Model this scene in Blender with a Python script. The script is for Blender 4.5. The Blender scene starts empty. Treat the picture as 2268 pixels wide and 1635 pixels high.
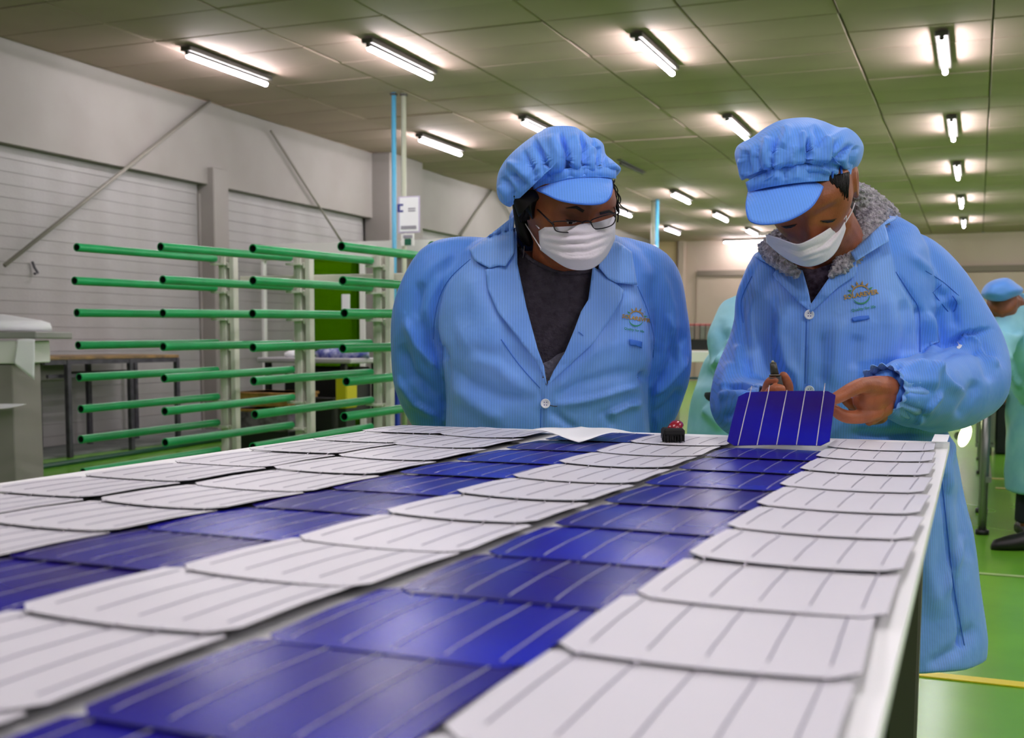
import bpy, bmesh, math, random
import numpy as np
from mathutils import Vector, Matrix
from mathutils.bvhtree import BVHTree
random.seed(7); rng = np.random.default_rng(7)
SC = bpy.context.scene
COL = SC.collection
# ------------------------------------------------------------------ camera
T = 0.86                                    # height of the table top
F = 2525.9; YAW, PIT, ROL = .386, .0884, .005; PX, PY = 1134.0, 977.07
CAM = np.array([.0449, -.579, T + .1668])
_f = np.array([-math.sin(YAW)*math.cos(PIT), math.cos(YAW)*math.cos(PIT), -math.sin(PIT)])
_r0 = np.array([math.cos(YAW), math.sin(YAW), 0.]); _u0 = np.cross(_r0, _f)
_R = math.cos(ROL)*_r0 + math.sin(ROL)*_u0
_U = -math.sin(ROL)*_r0 + math.cos(ROL)*_u0
cam = bpy.data.cameras.new('camera'); co = bpy.data.objects.new('camera', cam); COL.objects.link(co)
m = Matrix.Identity(4)
for i in range(3):
    m[i][0] = _R[i]; m[i][1] = _U[i]; m[i][2] = -_f[i]; m[i][3] = CAM[i]
co.matrix_world = m
cam.sensor_fit = 'HORIZONTAL'; cam.sensor_width = 36; cam.lens = 36*F/2268
cam.shift_y = (PY-817.5)/2268; cam.clip_start = .02; cam.clip_end = 200
cam.dof.use_dof = True; cam.dof.focus_distance = 2.15; cam.dof.aperture_fstop = 7.6
SC.camera = co
# ------------------------------------------------------------------ world and exposure
w = bpy.data.worlds.new('world'); SC.world = w; w.use_nodes = True
w.node_tree.nodes['Background'].inputs[0].default_value = (.8, .9, 1, 1)
w.node_tree.nodes['Background'].inputs[1].default_value = .15
SC.view_settings.view_transform = 'Standard'; SC.view_settings.look = 'None'
SC.view_settings.exposure = 0.50; SC.view_settings.gamma = 1.0
SC.view_settings.use_curve_mapping = False
TUBE = 92.0                                 # emission of the fluorescent tubes

# helpers that turn a direction of view into a real point on a real plane (wall, floor, table)
def ray(px, py): return _f + _R*(px-PX)/F - _U*(py-PY)/F
def bz(px, py, z): d = ray(px, py); return CAM + d*(z-CAM[2])/d[2]
def bx(px, py, x): d = ray(px, py); return CAM + d*(x-CAM[0])/d[0]
def by(px, py, y): d = ray(px, py); return CAM + d*(y-CAM[1])/d[1]
def bd(px, py, dep): return CAM + ray(px, py)*dep
# ------------------------------------------------------------------ materials
def srgb(r, g, b):
    f = lambda c: (c/255/12.92) if c/255 <= .04045 else ((c/255+.055)/1.055)**2.4
    return (f(r), f(g), f(b), 1)
def mat(name, col, rough=.5, metal=0, noise=None, nscale=8, bump=0, bscale=60, coat=0, emit=None, spec=.5, sub=0, alpha=1, trans=0, sheen=0):
    mt = bpy.data.materials.new(name); mt.use_nodes = True; nt = mt.node_tree; b = nt.nodes['Principled BSDF']
    b.inputs['Base Color'].default_value = col; b.inputs['Roughness'].default_value = rough; b.inputs['Metallic'].default_value = metal
    b.inputs['Coat Weight'].default_value = coat; b.inputs['Specular IOR Level'].default_value = spec
    if sub: b.inputs['Subsurface Weight'].default_value = sub; b.inputs['Subsurface Radius'].default_value = (.01, .004, .002)
    if trans: b.inputs['Transmission Weight'].default_value = trans
    b.inputs['Alpha'].default_value = alpha
    if sheen: b.inputs['Sheen Weight'].default_value = sheen
    if emit: b.inputs['Emission Color'].default_value = emit[0]; b.inputs['Emission Strength'].default_value = emit[1]
    tc = nt.nodes.new('ShaderNodeTexCoord')
    if noise:
        n = nt.nodes.new('ShaderNodeTexNoise'); n.inputs['Scale'].default_value = nscale; n.inputs['Detail'].default_value = 5
        nt.links.new(tc.outputs['Object'], n.inputs['Vector'])
        mx = nt.nodes.new('ShaderNodeMix'); mx.data_type = 'RGBA'
        mx.inputs[6].default_value = col; mx.inputs[7].default_value = noise
        rp = nt.nodes.new('ShaderNodeValToRGB'); rp.color_ramp.elements[0].position = .38; rp.color_ramp.elements[1].position = .68
        nt.links.new(n.outputs[0], rp.inputs[0]); nt.links.new(rp.outputs[0], mx.inputs[0]); nt.links.new(mx.outputs[2], b.inputs['Base Color'])
    if bump:
        n2 = nt.nodes.new('ShaderNodeTexNoise'); n2.inputs['Scale'].default_value = bscale; n2.inputs['Detail'].default_value = 3
        nt.links.new(tc.outputs['Object'], n2.inputs['Vector'])
        bp = nt.nodes.new('ShaderNodeBump'); bp.inputs['Strength'].default_value = bump; bp.inputs['Distance'].default_value = .01
        nt.links.new(n2.outputs[0], bp.inputs['Height']); nt.links.new(bp.outputs[0], b.inputs['Normal'])
    return mt
def stripes(mt, scale, amt, axis=0, width=.5):
    """fine woven stripes on a cloth, running along the cloth"""
    nt = mt.node_tree; b = nt.nodes['Principled BSDF']
    tc = nt.nodes.new('ShaderNodeTexCoord'); sp = nt.nodes.new('ShaderNodeSeparateXYZ'); nt.links.new(tc.outputs['Object'], sp.inputs[0])
    mu = nt.nodes.new('ShaderNodeMath'); mu.operation = 'MULTIPLY'; mu.inputs[1].default_value = scale; nt.links.new(sp.outputs[axis], mu.inputs[0])
    fr = nt.nodes.new('ShaderNodeMath'); fr.operation = 'FRACT'; nt.links.new(mu.outputs[0], fr.inputs[0])
    gt = nt.nodes.new('ShaderNodeMath'); gt.operation = 'LESS_THAN'; gt.inputs[1].default_value = width; nt.links.new(fr.outputs[0], gt.inputs[0])
    hs = nt.nodes.new('ShaderNodeHueSaturation'); hs.inputs['Value'].default_value = 1-amt
    src = b.inputs['Base Color']
    if src.is_linked: nt.links.new(src.links[0].from_socket, hs.inputs['Color'])
    else: hs.inputs['Color'].default_value = src.default_value
    nt.links.new(gt.outputs[0], hs.inputs['Fac']); nt.links.new(hs.outputs[0], src)
M = {}
M['wall'] = mat('wall_paint', srgb(146, 141, 136), .7, noise=srgb(138, 132, 127), nscale=1.3, bump=.08, bscale=30)
M['block'] = mat('block_paint', srgb(160, 157, 156), .6, noise=srgb(150, 147, 144), nscale=3, bump=.15, bscale=40)
M['farwall'] = mat('far_wall_paint', srgb(190, 172, 158), .7, noise=srgb(180, 160, 144), nscale=.7)
M['tan'] = mat('tan_wall_paint', srgb(205, 180, 140), .6)
M['ceil'] = mat('ceiling_panel', srgb(172, 150, 138), .8, noise=srgb(162, 141, 129), nscale=.8, bump=.05, bscale=20)
M['ceilgap'] = mat('ceiling_grid', srgb(70, 68, 52), .8)
M['floor'] = mat('green_epoxy', srgb(116, 182, 50), .22, noise=srgb(100, 162, 46), nscale=1.2, spec=.5)
M['gutter'] = mat('grey_concrete', srgb(120, 124, 120), .7, noise=srgb(95, 100, 98), nscale=4)
M['yellow'] = mat('yellow_floor_paint', srgb(235, 215, 30), .35)
M['dkgreen'] = mat('dark_green_paint', srgb(18, 74, 52), .4)
M['tube'] = mat('lit_tube', (1, 1, 1, 1), .3, emit=((1, .93, 1, 1), TUBE))
M['tubeback'] = mat('tube_heat_sink', srgb(190, 190, 190), .5)
M['housing'] = mat('fixture_metal', srgb(60, 58, 50), .5)
M['greenpipe'] = mat('green_plastic_pipe', srgb(26, 168, 96), .34, noise=srgb(22, 154, 86), nscale=9)
M['greendark'] = mat('pipe_inside', srgb(6, 30, 18), .6)
M['cream'] = mat('cream_enamel', srgb(228, 226, 214), .4, noise=srgb(210, 208, 196), nscale=6)
M['white'] = mat('white_enamel', srgb(236, 236, 232), .4)
M['tabletop'] = mat('white_laminate', srgb(250, 250, 252), .5)
M['alu'] = mat('brushed_metal', srgb(150, 150, 148), .35, metal=.8)
M['tableleg'] = mat('grey_brown_steel', srgb(84, 78, 74), .5)
M['darkmetal'] = mat('dark_painted_steel', srgb(52, 50, 58), .45, noise=srgb(78, 76, 84), nscale=10)
M['wood'] = mat('worn_wood', srgb(150, 118, 72), .6, noise=srgb(92, 76, 58), nscale=6)
M['pallet'] = mat('cardboard', srgb(176, 132, 66), .7, noise=srgb(120, 84, 40), nscale=9)
M['black'] = mat('black_plastic', srgb(14, 15, 17), .5)
M['bin'] = mat('black_bin', srgb(10, 22, 22), .5)
M['blue'] = mat('blue_enamel', srgb(14, 48, 170), .35)
M['bluepipe'] = mat('blue_pipe', srgb(92, 176, 214), .4)
M['greypipe'] = mat('pale_pipe', srgb(188, 192, 170), .4)
M['paper'] = mat('white_paper', srgb(246, 247, 250), .6)
M['lilac'] = mat('lilac_print', srgb(196, 184, 214), .6)
M['ink'] = mat('blue_ink', srgb(60, 64, 140), .6)
M['greyink'] = mat('grey_ink', srgb(150, 148, 160), .6)
M['sign'] = mat('green_sign', srgb(20, 96, 70), .5)
M['red'] = mat('red_plastic', srgb(200, 36, 24), .4)
M['orange'] = mat('orange_plastic', srgb(220, 120, 20), .4)
M['pink'] = mat('pale_pink_box', srgb(232, 204, 214), .5)
M['yellowbin'] = mat('yellow_plastic', srgb(196, 186, 14), .4)
M['purple'] = mat('wrapped_goods', srgb(118, 106, 122), .45, noise=srgb(60, 50, 62), nscale=14)
M['bluebag'] = mat('blue_bags', srgb(50, 64, 150), .4, noise=srgb(180, 184, 210), nscale=20)
M['redbox'] = mat('dusty_red_box', srgb(176, 92, 92), .6)
M['teal_pale'] = mat('spot_glow', (1, 1, .7, 1), .4, emit=((.95, 1, .55, 1), 6))
g = M['acrylic'] = mat('green_acrylic', (.10, .30, .0, 1), .08, trans=.85)
g.node_tree.nodes['Principled BSDF'].inputs['IOR'].default_value = 1.1
# solar cells
M['cell_blue'] = mat('blue_silicon', srgb(26, 20, 176), .26, spec=.2); M['cell_blue'].node_tree.nodes['Principled BSDF'].inputs['IOR'].default_value = 1.28
def cellblue(mt, vary):
    nt = mt.node_tree; b = nt.nodes['Principled BSDF']
    oi = nt.nodes.new('ShaderNodeObjectInfo'); tc = nt.nodes.new('ShaderNodeTexCoord')
    n = nt.nodes.new('ShaderNodeTexNoise'); n.inputs['Scale'].default_value = 7; n.inputs['Detail'].default_value = 1
    nt.links.new(tc.outputs['Object'], n.inputs['Vector'])
    ad = nt.nodes.new('ShaderNodeMath'); ad.operation = 'MULTIPLY_ADD'; ad.inputs[1].default_value = .35; nt.links.new(oi.outputs['Random'], ad.inputs[0]); nt.links.new(n.outputs[0], ad.inputs[2])
    rp = nt.nodes.new('ShaderNodeValToRGB'); e = rp.color_ramp.elements
    e[0].position = .35; e[0].color = srgb(6, 22, 184); e[1].position = .95; e[1].color = srgb(34, 6, 92)
    k = e.new(.6); k.color = srgb(14, 5, 144)
    nt.links.new(ad.outputs[0], rp.inputs[0])
    # very fine silver fingers across the busbars
    sp = nt.nodes.new('ShaderNodeSeparateXYZ'); nt.links.new(tc.outputs['Object'], sp.inputs[0])
    mu = nt.nodes.new('ShaderNodeMath'); mu.operation = 'MULTIPLY'; mu.inputs[1].default_value = 1/.0016; nt.links.new(sp.outputs[1], mu.inputs[0])
    fr = nt.nodes.new('ShaderNodeMath'); fr.operation = 'FRACT'; nt.links.new(mu.outputs[0], fr.inputs[0])
    lt = nt.nodes.new('ShaderNodeMath'); lt.operation = 'LESS_THAN'; lt.inputs[1].default_value = .05; nt.links.new(fr.outputs[0], lt.inputs[0])
    mx = nt.nodes.new('ShaderNodeMix'); mx.data_type = 'RGBA'; nt.links.new(lt.outputs[0], mx.inputs[0]); nt.links.new(rp.outputs[0], mx.inputs[6]); mx.inputs[7].default_value = srgb(120, 120, 190)
    nt.links.new(mx.outputs[2], b.inputs['Base Color'])
cellblue(M['cell_blue'], 1)
M['cell_back'] = mat('silicon_back_aluminium', srgb(218, 216, 224), .42, spec=.4, bump=.03, bscale=300)
M['cell_edge'] = mat('silicon_edge', srgb(26, 26, 40), .5)
M['ribbon'] = mat('tinned_ribbon', srgb(206, 202, 214), .3, metal=.85, bump=.3, bscale=250)
M['pad'] = mat('busbar_gap', srgb(104, 102, 128), .5)
# cloth and people
COAT = srgb(120, 174, 253)
M['coat'] = mat('blue_coat_cloth', COAT, .55, noise=srgb(112, 167, 251), nscale=14, bump=.55, bscale=13, sheen=.15)
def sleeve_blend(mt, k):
    """sleeves and yoke deeper blue than the front panels: partly cloth, partly painted shade"""
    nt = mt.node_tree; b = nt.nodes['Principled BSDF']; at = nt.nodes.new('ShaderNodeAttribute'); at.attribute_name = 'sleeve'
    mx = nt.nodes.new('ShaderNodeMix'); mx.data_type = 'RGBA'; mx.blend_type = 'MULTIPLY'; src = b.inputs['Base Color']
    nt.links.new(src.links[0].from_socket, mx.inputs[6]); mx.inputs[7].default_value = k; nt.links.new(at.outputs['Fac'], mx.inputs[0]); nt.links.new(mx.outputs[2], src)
sleeve_blend(M['coat'], (.56, .78, .97, 1))  # deeper sleeve blue, with some shade painted into the colour
stripes(M['coat'], 1/.0052, .16, 0, .28)
M['coat_sleeve'] = mat('blue_sleeve_cloth', COAT, .62, noise=srgb(112, 167, 251), nscale=14, bump=.10, bscale=26, sheen=.15)
stripes(M['coat_sleeve'], 1/.0052, .16, 2, .28)
M['cap'] = mat('blue_cap_cloth', srgb(98, 162, 255), .6, bump=.4, bscale=20, sheen=.15)
stripes(M['cap'], 1/.0048, .14, 0, .28)
M['coat_dark'] = mat('blue_tab_cloth', srgb(60, 120, 226), .6)
M['seam'] = mat('seam_thread', srgb(58, 116, 214), .7)
M['aqua'] = mat('aqua_coat_cloth', srgb(160, 222, 240), .6, noise=srgb(138, 205, 230), nscale=9, bump=.2, bscale=10)
M['skin'] = mat('brown_skin', srgb(150, 84, 50), .5, noise=srgb(132, 70, 42), nscale=30, sub=.12, bump=.1, bscale=250)
M['skin2'] = mat('brown_skin_light', srgb(164, 92, 56), .48, noise=srgb(142, 76, 44), nscale=30, sub=.12, bump=.1, bscale=250)
M['lip'] = mat('nail', srgb(214, 138, 88), .25)
M['hair'] = mat('black_hair', srgb(11, 7, 7), .6, spec=.25)
M['brow'] = mat('dark_brow', srgb(40, 22, 14), .7)
M['eye'] = mat('eye_white', srgb(190, 170, 160), .3)
M['iris'] = mat('dark_iris', srgb(20, 10, 8), .15)
M['mask'] = mat('white_mask', srgb(226, 220, 228), .75, bump=.1, bscale=200)
M['glass_frame'] = mat('spectacle_frame', srgb(30, 22, 26), .3, metal=.5)
M['lens'] = mat('spectacle_lens', (1, 1, 1, 1), .02, trans=1); M['lens'].node_tree.nodes['Principled BSDF'].inputs['IOR'].default_value = 1.03
M['sweater'] = mat('charcoal_knit', srgb(62, 56, 66), .9, noise=srgb(46, 40, 50), nscale=70, bump=.5, bscale=160)
M['sweater2'] = mat('grey_knit_band', srgb(120, 118, 130), .9, noise=srgb(96, 94, 106), nscale=70, bump=.5, bscale=160)
M['fleece'] = mat('grey_sherpa', srgb(196, 190, 198), .95, noise=srgb(128, 122, 130), nscale=80, bump=1, bscale=120)
M['camo'] = mat('dark_mottled_cloth', srgb(34, 30, 46), .8, noise=srgb(120, 118, 134), nscale=60)
M['button'] = mat('white_button', srgb(238, 238, 244), .3)
M['trouser'] = mat('dark_trousers', srgb(34, 38, 46), .8)
M['shoe'] = mat('black_shoe', srgb(16, 13, 16), .45)
M['logo_gold'] = mat('gold_print', srgb(176, 136, 50), .6)
M['logo_green'] = mat('green_print', srgb(60, 146, 74), .6)
M['logo_teal'] = mat('teal_print', srgb(40, 140, 110), .6)
M['brush'] = mat('black_bristle', srgb(8, 8, 10), .8)
M['brushhandle'] = mat('dark_red_lacquer', srgb(140, 16, 40), .25)

# ------------------------------------------------------------------ object helpers
def tag(o, label=None, cat=None, group=None, kind=None):
    if label: o['label'] = label
    if cat: o['category'] = cat
    if group: o['group'] = group
    if kind: o['kind'] = kind
    return o
def thing(name, label, cat, loc=(0, 0, 0), rz=0, group=None):
    o = bpy.data.objects.new(name, None); COL.objects.link(o); o.empty_display_size = .05
    o.location = loc; o.rotation_euler = (0, 0, rz)
    o['_rz'] = rz
    return tag(o, label, cat, group)
def world_of(o):
    if o is None: return Matrix.Identity(4)
    mtx = Matrix.Translation(o.location) @ o.rotation_euler.to_matrix().to_4x4()
    return world_of(o.parent) @ mtx
class MB:
    def __init__(s): s.v = []; s.f = []; s.mi = []
    def add(s, V, Fc, mi=0):
        n = len(s.v); s.v += [tuple(map(float, p)) for p in V]; s.f += [tuple(i+n for i in q) for q in Fc]; s.mi += [mi]*len(Fc); return s
    def box(s, c, d, R=None, mi=0, bev=0):
        x, y, z = [k/2 for k in d]
        if bev:
            b = min(bev, x*.9, y*.9, z*.9); P = []; 
            for sx in (-1, 1):
                for sy in (-1, 1):
                    for sz in (-1, 1):
                        P += [(sx*x, sy*(y-b), sz*(z-b)), (sx*(x-b), sy*y, sz*(z-b)), (sx*(x-b), sy*(y-b), sz*z)]
            bm = bmesh.new(); vs = [bm.verts.new(p) for p in P]
            bmesh.ops.convex_hull(bm, input=vs); bmesh.ops.dissolve_limit(bm, angle_limit=.01, verts=bm.verts, edges=bm.edges)
            bm.verts.index_update(); V = [v.co[:] for v in bm.verts]; Fc = [[v.index for v in f.verts] for f in bm.faces]; bm.free()
        else:
            V = [(a, b_, c_) for a in (-x, x) for b_ in (-y, y) for c_ in (-z, z)]
            Fc = [(0, 1, 3, 2), (4, 6, 7, 5), (0, 4, 5, 1), (2, 3, 7, 6), (0, 2, 6, 4), (1, 5, 7, 3)]
        V = np.array(V)
        if R is not None: V = V @ np.array(R).T
        return s.add(V+np.array(c), Fc, mi)
    def tube(s, path, rad, n=12, caps=True, mi=0, closed=False, flat=None):
        path = [np.array(p, float) for p in path]; k = len(path)
        rad = [rad]*k if np.isscalar(rad) else rad
        V = []; prev = None
        for i, p in enumerate(path):
            if closed: t = path[(i+1) % k]-path[i-1]
            else: t = path[min(i+1, k-1)]-path[max(i-1, 0)]
            t = t/(np.linalg.norm(t)+1e-12)
            if prev is None:
                a = np.array([0, 0, 1.]) if abs(t[2]) < .9 else np.array([1., 0, 0])
            else: a = prev
            a = a-t*(a@t); a /= np.linalg.norm(a); prev = a; b = np.cross(t, a)
            ra = rad[i]; rb = ra if flat is None else ra*flat
            for j in range(n):
                th = 2*math.pi*j/n; V.append(p+a*math.cos(th)*ra+b*math.sin(th)*rb)
        Fc = []
        for i in range(k if closed else k-1):
            for j in range(n):
                i2 = (i+1) % k; Fc.append((i*n+j, i*n+(j+1) % n, i2*n+(j+1) % n, i2*n+j))
        if caps and not closed: Fc += [tuple(range(n))[::-1], tuple((k-1)*n+j for j in range(n))]
        return s.add(V, Fc, mi)
    def cyl(s, p0, p1, r, n=16, mi=0): return s.tube([p0, p1], r, n, True, mi)
    def loft(s, rings, caps=True, mi=0, closed=True):
        n = len(rings[0]); V = [p for r in rings for p in r]; Fc = []
        for i in range(len(rings)-1):
            for j in range(n if closed else n-1):
                Fc.append((i*n+j, i*n+(j+1) % n, (i+1)*n+(j+1) % n, (i+1)*n+j))
        if caps and closed: Fc += [tuple(range(n))[::-1], tuple((len(rings)-1)*n+j for j in range(n))]
        return s.add(V, Fc, mi)
    def build(s, name, mt, parent=None, smooth=False, world=True, loc=None):
        me = bpy.data.meshes.new(name); V = np.array(s.v)
        o = bpy.data.objects.new(name, me); COL.objects.link(o)
        if parent is not None:
            o.parent = parent
            if world:
                W = np.array(world_of(parent).inverted()); V = V @ W[:3, :3].T + W[:3, 3]
        elif loc is not None:
            o.location = loc; V = V-np.array(loc)
        me.from_pydata(V.tolist(), [], s.f)
        for q in (mt if isinstance(mt, (list, tuple)) else [mt]): me.materials.append(q)
        if any(s.mi): me.polygons.foreach_set('material_index', s.mi)
        me.update(); 
        bm = bmesh.new(); bm.from_mesh(me); bmesh.ops.recalc_face_normals(bm, faces=bm.faces); bm.to_mesh(me); bm.free()
        if smooth: me.polygons.foreach_set('use_smooth', [True]*len(me.polygons))
        return o
def struct(name, mb, mt, parent=None, smooth=False):
    o = mb.build(name, mt, parent, smooth)
    if parent is None: o['kind'] = 'structure'
    return o
def auto_smooth(o, ang=40):
    me = o.data; me.polygons.foreach_set('use_smooth', [True]*len(me.polygons))
    bm = bmesh.new(); bm.from_mesh(me)
    for e in bm.edges:
        if len(e.link_faces) == 2 and e.calc_face_angle(0) > math.radians(ang): e.smooth = False
    bm.to_mesh(me); bm.free(); return o

# ================================================================== THE SETTING
XW = -7.89; ZC = 3.58; XR = 9.0; YB = -7.0; YF = 28.6
fl = MB().add([(XW-.3, YB, 0), (XR, YB, 0), (XR, YF, 0), (XW-.3, YF, 0)], [(0, 1, 2, 3)])
floor = struct('floor', fl, M['floor'])
MB().box((XW+.30, 10.6, .012), (.75, 35, .02)).build('gutter_strip', M['gutter'], floor)
a, b = bz(0, 1048, .02), bz(500, 972, .02)
MB().tube([(a[0], YB, .02), (a[0], a[1], .02), (b[0], b[1], .02), (b[0], YF, .02)], .022, 8).build('edge_pipe', M['dkgreen'], floor)
MB().box((1.2, 3.10, .003), (2.6, .055, .004)).build('yellow_line', M['yellow'], floor)
MB().box((3.0, 4.84, .003), (6.0, .035, .003)).build('pale_line', mat('worn_line', srgb(170, 196, 130), .4), floor)
for (px, py, w_, d_) in ((2222, 1061, .16, .05), (2246, 1083, .24, .05)):
    p = bz(px, py, .004); MB().box(p, (w_, d_, .004)).build('tape_scrap', mat('beige_tape', srgb(206, 190, 120), .6), floor)

# ceiling of large rectangular panels, each of its own, with recessed joints
cg = MB().box(((XW+XR)/2, (YB+YF)/2, ZC+.06), (XR-XW+.6, YF-YB, .06))
ceiling = struct('ceiling', cg, M['ceilgap'])
PXs = 1.118; X0 = -5.55+.02; PYs = .617; Y0 = 8.86
pm = None
far = MB()
ix = range(-3, 14); iy = range(-26, 33)
for i in ix:
    x0, x1 = X0+i*PXs, X0+(i+1)*PXs
    x0c, x1c = max(x0, XW-.1), min(x1, XR)
    if x1c-x0c < .1: continue
    for j in iy:
        y0 = Y0+j*PYs; y1 = y0+PYs
        if y1 > YF+.3 or y1 < YB: continue
        inview = (-3 <= j <= 11) and (-3 <= i <= 6)
        dz = float(rng.normal(0, .003)); sx, sy = x1c-x0c-.014, PYs-.010
        if inview and x1c-x0c > PXs-.01:
            if pm is None:
                po = MB().box((0, 0, 0), (sx, sy, .03), bev=.006).build('ceiling_panel', M['ceil'], ceiling, world=False); pm = po.data
            else:
                po = bpy.data.objects.new('ceiling_panel', pm); COL.objects.link(po); po.parent = ceiling
            po.location = ((x0c+x1c)/2, (y0+y1)/2, ZC+.015+dz); po.rotation_euler = (float(rng.normal(0, .002)), float(rng.normal(0, .002)), 0)
        else: far.box(((x0c+x1c)/2, (y0+y1)/2, ZC+.015+dz), (sx, sy, .03))
fo = far.build('distant_ceiling_panels', M['ceil'], ceiling); fo['kind'] = 'stuff'

# left wall: painted block courses between columns, smooth upper band with a shadow gap
wl = MB().box((XW-.15, (YB+YF)/2, ZC/2), (.2, YF-YB, ZC))
wall_left = struct('wall_left', wl, M['block'])
zb = 2.70
MB().box((XW+.03, (YB+YF)/2, (zb+ZC+.1)/2), (.16, YF-YB, ZC+.1-zb)).build('upper_band', M['wall'], wall_left)
bay = [(7.0, 9.80), (10.16, 13.4)]
cm = {}
for (y0, y1) in bay:
    nc = 24; hh = zb/nc
    for k in range(nc):
        key = round(y1-y0, 3)
        if key not in cm:
            o = MB().box((0, 0, 0), (.10, y1-y0, hh-.002), bev=.0018).build('block_course', M['block'], wall_left, world=False); cm[key] = o.data
        else:
            o = bpy.data.objects.new('block_course', cm[key]); COL.objects.link(o); o.parent = wall_left
        o.location = (XW-.05+float(rng.normal(0, .0012)), (y0+y1)/2, hh*(k+.5))
MB().box((XW-.05, (YB+7.0)/2, zb/2), (.10, 7.0-YB, zb)).build('wall_fill', M['block'], wall_left)
MB().box((XW-.05, (14.5+YF)/2, zb/2), (.10, YF-14.5, zb)).build('wall_fill', M['block'], wall_left)
pil = MB().box((XW+.05, 9.98, 2.88/2), (.28, .27, 2.88), bev=.01).build('pilaster', M['wall'], wall_left)
for (y0, y1) in ((5.55, 6.55), (13.5, 14.5), (21.0, 22.0)):
    MB().box((XW+.19, (y0+y1)/2, ZC/2), (.40, y1-y0, ZC), bev=.01).build('wall_column', M['wall'], wall_left)
MB().box((XW-.0, 9.86, 2.6/2), (.03, .10, 2.6)).build('conduit_strip', M['wall'], wall_left)
# diagonal bracing rods on the wall
def brace(p, q, r=.018):
    MB().cyl(p, q, r, 8).build('bracing_rod', mat('grey_rod', srgb(132, 128, 118), .5), wall_left, True)
xb = XW+.16
brace(bx(465, 225, xb), bx(10, 588, xb)); brace(bx(600, 290, xb), bx(765, 548, xb), .014); brace(bx(1094, 415, xb), bx(1020, 522, xb))
brace(bx(1094, 415, xb), bx(1180, 560, xb), .014)
# small wall hook with cable
hk = thing('wall_hook', 'small dark wall hook with cable ends on the white block wall', 'hook', bx(76, 592, XW+.02))
q = bx(76, 592, XW+.03)
MB().tube([q+np.array([0, -.02, .05]), q, q+np.array([.02, .02, -.05]), q+np.array([.03, -.03, -.06])], .012, 6).build('hook', M['darkmetal'], hk)

# far wall with beam, pilaster and door
wf = MB().box(((XW+XR)/2, YF+.1, ZC/2), (XR-XW+.6, .2, ZC)); wall_back = struct('wall_back', wf, M['farwall'])
pb = by(1560, 606, YF)
MB().box(((XW+1.2+XR)/2, YF-.04, pb[2]), (XR-XW-1.2, .10, .14)).build('beam', mat('beam_paint', srgb(128, 116, 104), .7), wall_back)
MB().box(((XW+1.2+XR)/2, YF-.02, (pb[2]-.08)/2), (XR-XW-1.2, .06, pb[2]-.1)).build('lower_panel', M['farwall'], wall_back)
MB().box((by(1512, 600, YF)[0], YF-.10, ZC/2), (.16, .22, ZC), bev=.01).build('pilaster', M['farwall'], wall_back)
MB().box((by(1478, 600, YF)[0]-.1, YF-.02, ZC/2), (.7, .06, ZC)).build('tan_panel', M['tan'], wall_back)
# right and front walls, out of view, that close the hall
struct('wall_right', MB().box((XR+.1, (YB+YF)/2, ZC/2), (.2, YF-YB, ZC)), M['wall'])
struct('wall_front', MB().box(((XW+XR)/2, YB-.1, ZC/2), (XR-XW+.6, .2, ZC)), M['wall'])
# tan door leaf in the left wall far away
dd = struct('door_1', MB().box((XW+.02, 20.2, 1.45), (.10, 3.2, 2.9), bev=.01), M['tan'])
MB().box((XW+.09, 18.9, 2.0), (.04, .12, .35), bev=.01).build('door_handle', M['darkmetal'], dd)

# ------------------------------------------------------------------ fluorescent lights
def scl(x, y): s = .958; return CAM[0]+(x-CAM[0])*s, CAM[1]+(y-CAM[1])*s
rows = {-6.72: [8.17, 12.86, 17.1, 21.29, 25.43], -5.04: [8.52, 12.23, 19.4, 22.87, 26.43], -2.78: [9.19, 13.03, 17.0, 21.0, 25.0], -.34: [10.07, 14.0, 17.77, 21.87, 25.87, 29.2],
        1.9: [9.9, 13.9, 17.9, 21.9, 25.9], 4.2: [9.9, 13.9, 17.9, 21.9, 25.9], 6.5: [9.9, 17.9, 25.9]}
XLAB = {-6.72: 'row along the left wall', -5.04: 'second row from the left wall', -2.78: 'third row from the left wall', -.34: 'row above the right aisle', 1.9: 'row beyond the right edge of the picture', 4.2: 'second row beyond the right edge of the picture', 6.5: 'row by the right-hand wall'}
XSH = {-6.72: 'left wall row', -5.04: 'second row from the left wall', -2.78: 'third row from the left wall', -.34: 'right aisle row', 1.9: 'first row beyond the right picture edge', 4.2: 'second row beyond the right picture edge', 6.5: 'row by the right-hand wall'}
ORD = ['nearest', 'second', 'third', 'fourth', 'fifth', 'sixth', 'seventh']
def lamp_parts(t, L=1.2):
    MB().box((0, 0, .055), (.11, L+.06, .04), bev=.006).build('housing', M['housing'], t, world=False)
    for s in (-1, 1): MB().box((0, s*(L/2+.005), .025), (.03, .02, .05)).build('lamp_holder', M['housing'], t, world=False)
    MB().tube([(0, -L/2, 0), (0, -L/2+.01, 0), (0, L/2-.01, 0), (0, L/2, 0)], [.012, .022, .022, .012], 12).build('tube', [M['tube'], M['tubeback']], t, world=False)
    me = [c for c in t.children if c.name.startswith('tube')][0].data        # LED tube: the upper third is an opaque heat sink
    for p in me.polygons: p.material_index = 1 if p.normal.z > .45 else 0
proto = None
def place_lamp(x, y, label, group, rz=0):
    global proto
    if proto is None:
        t = thing('fluorescent_light', label, 'ceiling light', (x, y, ZC-.095), rz, group); lamp_parts(t); proto = t
    else:
        t = proto.copy(); COL.objects.link(t); t.location = (x, y, ZC-.095); t.rotation_euler = (0, 0, rz); t['label'] = label; t['group'] = group
        for ch in proto.children:
            c = ch.copy(); COL.objects.link(c); c.parent = t
    return t
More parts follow.
